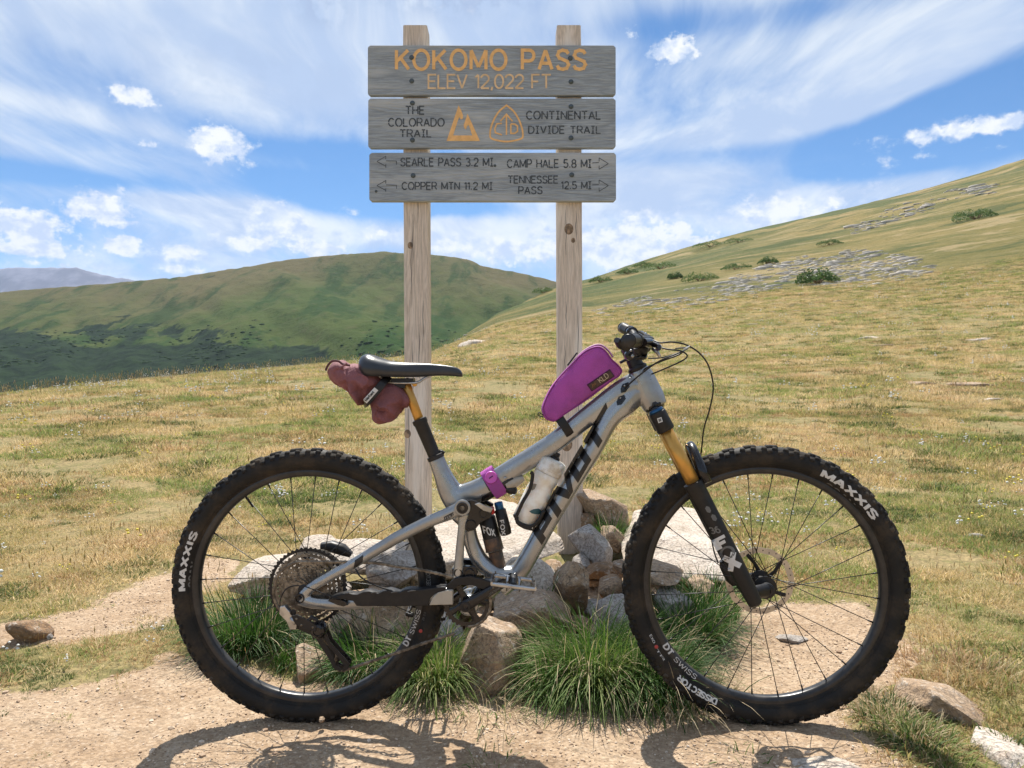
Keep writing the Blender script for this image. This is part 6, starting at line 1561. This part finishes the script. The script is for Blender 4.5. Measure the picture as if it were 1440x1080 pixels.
# derailleur
der = MB(); g = [(395, 852), (402, 851), (412, 862), (420, 870), (418, 884), (409, 884), (404, 872), (394, 862)]
der.prism([(W(u, v, 2.01).x, W(u, v, 2.01).z) for u, v in g], 2.00, 2.02, .003); dr = der.obj('derailleur', M_alu, bike, sharp=35)
p = W(412.5, 861, 2.0); mb = MB().lathe(p, (0, -1, 0), [(0, .008), (.004, .008), (.0045, .005), (.002, .0045), (.002, .0002)], 20); mb.obj('mount_bolt', M_black, dr, sharp=40)
for dv, yy in ((0, 1.985), (5, 2.012)):
    MB().prism([(W(u, v + dv, yy).x, W(u, v + dv, yy).z) for u, v in [(410, 866), (418, 864), (436, 873), (446, 880), (444, 888), (434, 886), (416, 878)]], yy - .003, yy + .003, .0015).obj('parallelogram_plate', M_black, dr, sharp=35)
q = W(447, 887, 1.99); mb = MB().lathe(q + Vector((0, .028, 0)), (0, -1, 0), [(0, .018), (.004, .021), (.024, .021), (.028, .018), (.034, .0165), (.036, .011), (.033, .0105), (.033, .0003)], 26); mb.obj('clutch_housing', M_blackg, dr, sharp=40)
mb = MB().loft([W(431, 876, 1.99), W(438, 868, 1.992), W(447, 872, 1.995)], [.005, .006, .004], [.008, .009, .006], 12, p=.7); mb.obj('cable_arm', M_black, dr, sharp=45)
for (u, v) in ((417, 870), (440, 882), (424, 879)): MB().lathe(W(u, v, 1.984), (0, -1, 0), [(0, .0035), (.002, .003), (.0025, .0003)], 12).obj('pivot_pin', M_steel, dr)
for yy in (2.012, 2.040):
    for g in ([(441, 890), (446, 884), (470, 922), (474, 935), (482, 939), (480, 943), (470, 938), (464, 926)], [(453, 884), (459, 886), (466, 902), (486, 924), (493, 932), (490, 940), (482, 943), (485, 934), (478, 925), (461, 904)]):
        MB().prism([(W(u, v, 2.02).x, W(u, v, 2.02).z) for u, v in g], yy - .0012, yy + .0012, .0006).obj('derailleur_cage', M_black, dr, sharp=35)
for (u, v) in ((449, 888), (479, 932)):
    mb = MB(); cog(mb, 0, .0215, .006, 13, .0025); q = W(u, v, yc); mb.v = [(x[0] + q.x, x[1] + q.y, x[2] + q.z) for x in mb.v]; mb.obj('jockey_wheel', M_black, dr, sharp=35)
mb = MB().loft([W(409, 868, 2.0), W(415, 878, 1.995)], [.004, .004], [.003, .003], 10); mb.obj('link_pin', M_alu, dr)
mb = MB().loft([W(419, 868, 1.99), W(425, 880, 1.99)], [.0025, .0025], [.002, .002], 10); mb.obj('link_pin', M_alu, dr)
# rear caliper behind the wheel
mb = MB().loft([W(452, 768, 2.17), W(466, 768, 2.17), (W(482, 773, 2.17)), W(494, 780, 2.17)], [.010, .016, .016, .008], [.016, .02, .02, .012], 14, p=.75); mb.obj('rear_brake_caliper', M_black, bike, sharp=45)
# bottle cage
mb = MB()
for rows in ([(727, 722), (726, 730), (733, 737), (747, 740), (757, 732), (765, 718)], [(727, 728), (728, 735), (737, 741), (748, 744)], [(765, 722), (774, 706), (781, 690)], [(727, 724), (735, 706), (745, 688), (749, 668), (746, 664)]):
    for dy in ((-.040, .040) if rows[0][0] != 765 else (-.012, .012)):
        q = smooth_path([(u, v, dy) for u, v in rows], 5); mb.loft([B(*x) for x in q], .0048, .0022, 8)
for y_ in np.linspace(-1, 1, 3): pass
q = [B(728, 726, .040 * math.cos(t)) + Vector((-.010 * math.sin(t), 0, 0)) for t in np.linspace(0, math.pi, 12)]
mb.loft(q, .006, .0022, 8, lat=Vector((1, 0, .5)))
mb.obj('bottle_cage', M_black, bike)
# ------------------------------------------------------------------ things carried on the bike
def pillow(outline, y0, y1, inset=.012, lump=.0015, seed=1, rows=7, power=.6, sub=2):
    """closed outline in (x,z); a soft bag between the planes y0 and y1"""
    P = [Vector((p[0], p[1])) for p in smooth_path([tuple(q) for q in outline] + [tuple(outline[0])], sub)][:-1]
    n = len(P); c = sum(P, Vector((0, 0))) / n; mb = MB(); r = random.Random(seed)
    for i in range(rows * 2 + 1):
        t = -1 + i / rows; w = (1 - abs(t) ** (1 / power * 2)) ** (.5)
        y = (y0 + y1) / 2 + t * (y1 - y0) / 2
        for q in P:
            d = (q - c); L = d.length; k = 1 - inset * (1 - w) / max(L, 1e-6)
            e = c + d * k; nz = mnoise.noise(Vector((e.x * 22, y * 22, e.y * 22)) + Vector((seed, 0, 0))) * lump
            mb.v.append((e.x + d.x / max(L, 1e-6) * nz, y, e.y + d.y / max(L, 1e-6) * nz))
    m = rows * 2 + 1
    for i in range(m - 1):
        for k in range(n): mb.f.append((i * n + k, i * n + (k + 1) % n, (i + 1) * n + (k + 1) % n, (i + 1) * n + k))
    # domed side faces made of shrinking rings
    for side_, start, y in ((-1, 0, y0), (1, (m - 1) * n, y1)):
        prev = [start + k for k in range(n)]
        for j, f_ in enumerate((.97, .93, .88, .82, .75, .67, .58, .48, .38, .28, .18, .08)):
            b = len(mb.v)
            for k in range(n):
                v = mb.v[start + k]; e = Vector((c.x + (v[0] - c.x) * f_, c.y + (v[2] - c.y) * f_))
                bul = side_ * .006 * (1 - f_ ** 2.5) + mnoise.noise(Vector((e.x * 16 + seed, e.y * 16, side_))) * lump * 2.2 + mnoise.noise(Vector((e.x * 45 + seed, e.y * 45, side_))) * lump * .6
                mb.v.append((e.x, y + bul, e.y))
            cur = [b + k for k in range(n)]
            for k in range(n):
                q = (prev[k], prev[(k + 1) % n], cur[(k + 1) % n], cur[k]); mb.f.append(q if side_ > 0 else q[::-1])
            prev = cur
        mb.v.append((c.x, y + side_ * .006, c.y)); t_ = len(mb.v) - 1
        for k in range(n): q = (prev[k], prev[(k + 1) % n], t_); mb.f.append(q if side_ > 0 else q[::-1])
    return mb, P
def xz(u, v, dy): p = B(u, v, dy); return (p.x, p.z)
OUT = [(779, 594), (768, 590), (763, 581), (763, 570), (773, 548), (787, 529), (806, 509), (820, 495), (834, 487.5), (845, 486.5), (854, 493), (862, 504), (872, 513), (877, 521), (872, 529), (860, 537), (827, 562), (795, 583)]
o_ = [xz(u, v, -.03) for u, v in OUT]
fb = empty('top_tube_bag', B(820, 560, 0), 'purple top tube bag with a brown label strapped behind the stem', 'bag')
mb, P = pillow(o_, 2.078 - .030, 2.078 + .030, .010, .0014, 3, rows=8, sub=4)
bag = mb.obj('bag_body', M_purple, fb); BT = bvh(bag)
# seam piping round the near face, zip over the top
def near_outline(k): 
    c = sum(P, Vector((0, 0))) / len(P); return [c + (q - c) * k for q in P]
q = near_outline(.965); mb = MB().loft([Vector((p.x, 2.078 - .0275, p.y)) for p in q], .0018, .0018, 8, closed=True, cap=False); mb.obj('piping', pbr('dark_purple_piping', (.22, .03, .20), .7), bag)
zp = [(808, 507), (820, 495), (834, 487), (845, 486), (855, 493), (862, 503)]
q = smooth_path([tuple(B(u, v - .6, 0)) for u, v in zp], 5); mb = MB().loft([Vector(x) for x in q], [.0028] * len(q), [.007] * len(q), 8); mb.obj('zip', pbr('pink_zip_tape', (.55, .30, .42), .7), bag)
mb = MB().loft([Vector(x) for x in smooth_path([tuple(B(u, v, -.004)) for u, v in [(798, 514), (804, 506), (810, 498), (812, 496)]], 4)], .0022, .004, 8); mb.obj('zip_pull', M_black, bag)
LP = [(825, 541), (857.5, 519), (864.5, 529), (832, 550.5)]
patch('label_patch', BT, LP, pbr('dark_purple_border', (.05, .008, .045), .8), bag, 2.04, .0012)
patch('label_face', BT, [(827.3, 541.6), (857, 521.2), (862.2, 528.6), (832.6, 548.6)], pbr('brown_label', (.085, .05, .035), .7, var=.4, vscale=60), bag, 2.04, .0019)
pls, wd = layout('KLD', 1.8); e1 = Vector((857 - 827.3, 521.2 - 541.6)).normalized(); e2 = Vector((-e1.y, e1.x)) * -1
e2 = Vector((e1.y, -e1.x)); e2 = e2 if e2.y < 0 else -e2
decal('lettering', BT, pls, lambda x, y: tuple(Vector((844.0, 538.2)) + e1 * x * .66 + e2 * (y * .66 + 0)), 1.1, pbr('cream_thread', (.62, .50, .36), .7), bag, 2.04, .8, 2, .0026)
decal('leaf_emblem', BT, [[(0, 0), (3, 4), (4, 9)], [(3, 4), (7, 6)], [(4, 0), (7, 4), (9, 8)], [(8, 1), (11, 5)]], lambda x, y: tuple(Vector((832.5, 545.0)) + e1 * x * .7 + e2 * y * .55), 1.3, pbr('tan_print', (.22, .10, .04), .7), bag, 2.04, .8, 2, .0026)
def strap_round(name, cu, cv, ang, wpx, r_in, r_lat, mat, parent, th_=.0022, Yc=None):
    """band round a tube whose axis leans at ang degrees"""
    c = B(cu, cv, 0); d = Vector((math.cos(math.radians(ang)), 0, math.sin(math.radians(ang)))); nrm = Vector((-d.z, 0, d.x)); hw = wpx / F * 2.08 / 2
    V = []; n = 28
    mb = MB(); loop = []
    for k in range(n):
        a = 2 * math.pi * k / n; ca, sa = math.cos(a), math.sin(a)
        loop.append(c + nrm * math.copysign(abs(ca) ** .7, ca) * r_in + Vector((0, 1, 0)) * math.copysign(abs(sa) ** .7, sa) * r_lat)
    mb.loft(loop, [th_] * n, [hw] * n, 6, lat=d, closed=True, cap=False, p=.5); return mb.obj(name, mat, parent, sharp=40)
strap_round('strap', 793, 598, 33, 13, .0345, .0265, M_black, fb)
mb = MB().loft([Vector(x) for x in smooth_path([tuple(B(u, v, -.02)) for u, v in [(764, 584), (758, 580), (757, 584), (764, 586)]], 4)], .0014, .0022, 8); mb.obj('strap_loop', M_black, fb)
mb = MB().loft([B(872, 510, 0), B(880, 506, 0), B(890, 505, 0)], [.004, .004, .004], [.016, .012, .016], 10); mb.obj('strap', M_black, fb)

# seat pack: soft roll lashed under the saddle
sp = empty('seat_pack', B(530, 560, 0), 'dusty maroon seat pack rolled up and strapped under the saddle', 'bag')
def soft(outline, y0, y1, seed, **kw):
    mb, P = pillow([xz(u, v, -.04) for u, v in outline], y0, y1, .030, .004, seed, rows=12, power=1.0, sub=5)
    # creases
    for i, v in enumerate(mb.v):
        q = Vector(v); w_ = q + Vector((mnoise.noise(q * 14), 0, mnoise.noise(q * 14 + Vector((9, 0, 0))))) * .03; n_ = (abs(mnoise.noise(Vector((w_.x * 26 + w_.z * 22 + seed, w_.y * 10, w_.z * 9 - w_.x * 8)))) * -.020 + abs(mnoise.noise(w_ * 55)) * -.004 + .006); mb.v[i] = (q.x, q.y - n_ * 1.4 * (1 if q.y < 2.1 else -1), q.z - n_ * .6)
    return mb
LA = [(457, 524), (460, 514), (466.5, 507), (474, 505), (481, 507), (486, 511), (495, 510), (508, 511), (530, 524), (536, 536), (527, 552), (511, 566), (501, 569), (494, 562), (490, 553), (479, 548), (468, 541), (460, 532)]
LB = [(520, 556), (517, 568), (519, 582), (522, 591), (530, 595), (540, 596), (550, 592), (560, 580), (573, 568), (573, 558), (565, 546), (555, 538), (538, 536), (527, 545)]
soft(LA, 2.10 - .062, 2.10 + .062, 5).obj('pack_roll', M_maroon, sp); lob = soft(LB, 2.098 - .050, 2.098 + .050, 9).obj('pack_bottom', M_maroon, sp)
# folded closure flap and hem
mb = MB().loft([Vector(x) for x in smooth_path([tuple(B(u, v, dy)) for u, v, dy in [(458, 521, -.05), (461, 514, -.053), (467, 508, -.055), (476, 508, -.058), (482, 512, -.060), (492, 514, -.062)]], 5)], .0030, .0022, 8); mb.obj('roll_hem', pbr('dark_maroon_hem', (.09, .03, .035), .8), sp)
mb = MB().loft([Vector(x) for x in smooth_path([tuple(B(u, v, dy)) for u, v, dy in [(473, 524, -.058), (481, 516, -.064), (488, 511, -.062)]], 5)], .0024, .0030, 8); mb.obj('fold', M_maroon, sp)
st_ = [(547, 530, -.020), (538, 539, -.058), (530, 549, -.064), (521, 559, -.064), (515, 566, -.060), (513, 568, -.02), (513, 568, .03)]
q = smooth_path([tuple(B(*x)) for x in st_], 6); mb = MB().loft([Vector(x) for x in q], [.0105] * len(q), [.0022] * len(q), 8, p=.5); stp = mb.obj('strap', M_black, sp, sharp=40); TT_ = bvh(stp)
patch('strap_label', TT_, [(511, 562.5), (527, 545), (532, 549), (516, 567)], M_white, stp, 2.03, .0010, 2.5)
pls, wd = layout('tilefoet', 1.3); e1 = Vector((527 - 511, 545 - 562.5)).normalized(); e2 = Vector((e1.y, -e1.x)); e2 = -e2 if e2.x > 0 else e2
decal('lettering', TT_, pls, lambda x, y: tuple(Vector((515.2, 564.6)) + e1 * x * .46 + e2 * y * .40), 2.0, M_decal, stp, 2.03, 1.2, 2, .0018)

# water bottle in the cage
wb = empty('water_bottle', B(742, 735, 0), 'muddy frosted white water bottle in the cage on the down tube', 'bottle')
a = B(737, 735, 0); b = B(782, 640, 0); ax = (b - a).normalized(); L = (b - a).length
prof = [(0, .020), (.002, .032), (.006, .0360), (.060, .0362), (.095, .0358), (.108, .0330), (.118, .0325), (.128, .0355), (L * .72, .0360), (L * .735, .0345)]
mb = MB().lathe(a, ax, prof, 40); bd = mb.obj('bottle_body', M_bottle, wb)
M_cap = pbr('off_white_cap', (.80, .78, .73), .45, var=.2, vscale=30, col2=(.55, .48, .38), coat=.2)
mb = MB().lathe(a, ax, [(L * .735, .034), (L * .74, .0375), (L * .78, .0385), (L * .785, .0375), (L * .79, .0385), (L * .90, .0380), (L * .925, .0345), (L * .94, .026), (L * .945, .016)], 40); cp = mb.obj('cap', M_cap, wb, sharp=40)
mb = MB().lathe(a + ax * L * .94, ax, [(0, .015), (.006, .014), (.009, .010), (.018, .0105), (.020, .008)], 24); mb.obj('nozzle', M_black, wb, sharp=40)
WT = bvh(bd); WC = bvh(cp)
decal('graduation_print', WC, [[(0, 0), (12, -0)]], lambda x, y: (770 + x * .95, 662 + x * .38), .9, M_greyp, cp, 2.04, 1, 1, .0006)
decal('graduation_print', WC, [[(0, 0), (4, 0)]], lambda x, y: (761 + x * .6, 652 - x * .0), 1.0, M_blue, cp, 2.04, 1, 1, .0006)
patch('teal_graphic', WT, [(744, 719), (750, 716), (757, 715), (762, 718), (757, 721), (761, 723), (752, 723), (748, 722)], M_teal, bd, 2.04, .0006)
patch('mud_smear', WT, [(747, 683), (751, 680), (755, 681), (752, 688), (748, 690)], pbr('dried_mud', (.30, .24, .17), .9), bd, 2.04, .0006)

# tool roll under the top tube
tr = empty('tool_roll', B(692, 690, 0), 'black tool roll held under the top tube by a purple strap with a round buckle', 'tool roll')
mb = MB().lathe(B(673, 699, 0), (B(722, 671, 0) - B(673, 699, 0)), [(0, .008), (.004, .018), (.012, .0205), (.05, .021), (.09, .022), (.108, .020), (.114, .012)], 26); mb.obj('roll', M_blackg, tr, sharp=50)
mb = MB().lathe(B(712, 683, -.01), (B(738, 672, -.01) - B(712, 683, -.01)), [(0, .013), (.01, .0145), (.030, .014), (.045, .009), (.052, .006)], 20); mb.obj('pump_body', M_cuff, tr, sharp=50)
mb = MB().lathe(B(712, 687, -.012), (B(727, 691, -.012) - B(712, 687, -.012)), [(0, .010), (.012, .012), (.026, .010), (.03, .004)], 18); mb.obj('pump_end', M_black, tr, sharp=50)
strap_round('strap', 695, 678, 33, 20, .041, .0275, M_purple, tr)
mb = MB().lathe(B(690.5, 671, -.031), (0, -1, 0), [(0, .0165), (.003, .0165), (.005, .0150), (.0045, .0125), (.0035, .0120), (.0035, .0003)], 30); bk = mb.obj('buckle', M_purple2, tr, sharp=40)
mb = MB().box(B(690.5, 671, -.0355), (.006, .001, .0014), Matrix.Rotation(-.6, 3, 'Y')); mb.obj('buckle_slot', pbr('dark_purple_slot', (.10, .01, .12), .6), bk)
mb = MB().lathe(B(710.5, 673, -.024), (0, -1, 0), [(0, .0045), (.004, .0045), (.0045, .0028), (.003, .002), (.003, .0002)], 16); mb.obj('screw', M_alu, tr, sharp=40)
for m_ in (M_bottle, M_cap):
    b_ = m_.node_tree.nodes['Principled BSDF']; b_.inputs['Subsurface Weight'].default_value = .6; b_.inputs['Subsurface Radius'].default_value = (1, .9, .75); b_.inputs['Subsurface Scale'].default_value = .04
# tiny joined strokes of print count as one piece each
for o in C.objects:
    if o.parent and o.name.split('.')[0] in ('lettering', 'brand_lettering', 'badge_lettering', 'leaf_emblem', 'label_print', 'trail_emblem', 'arrow'): o['kind'] = 'stuff'
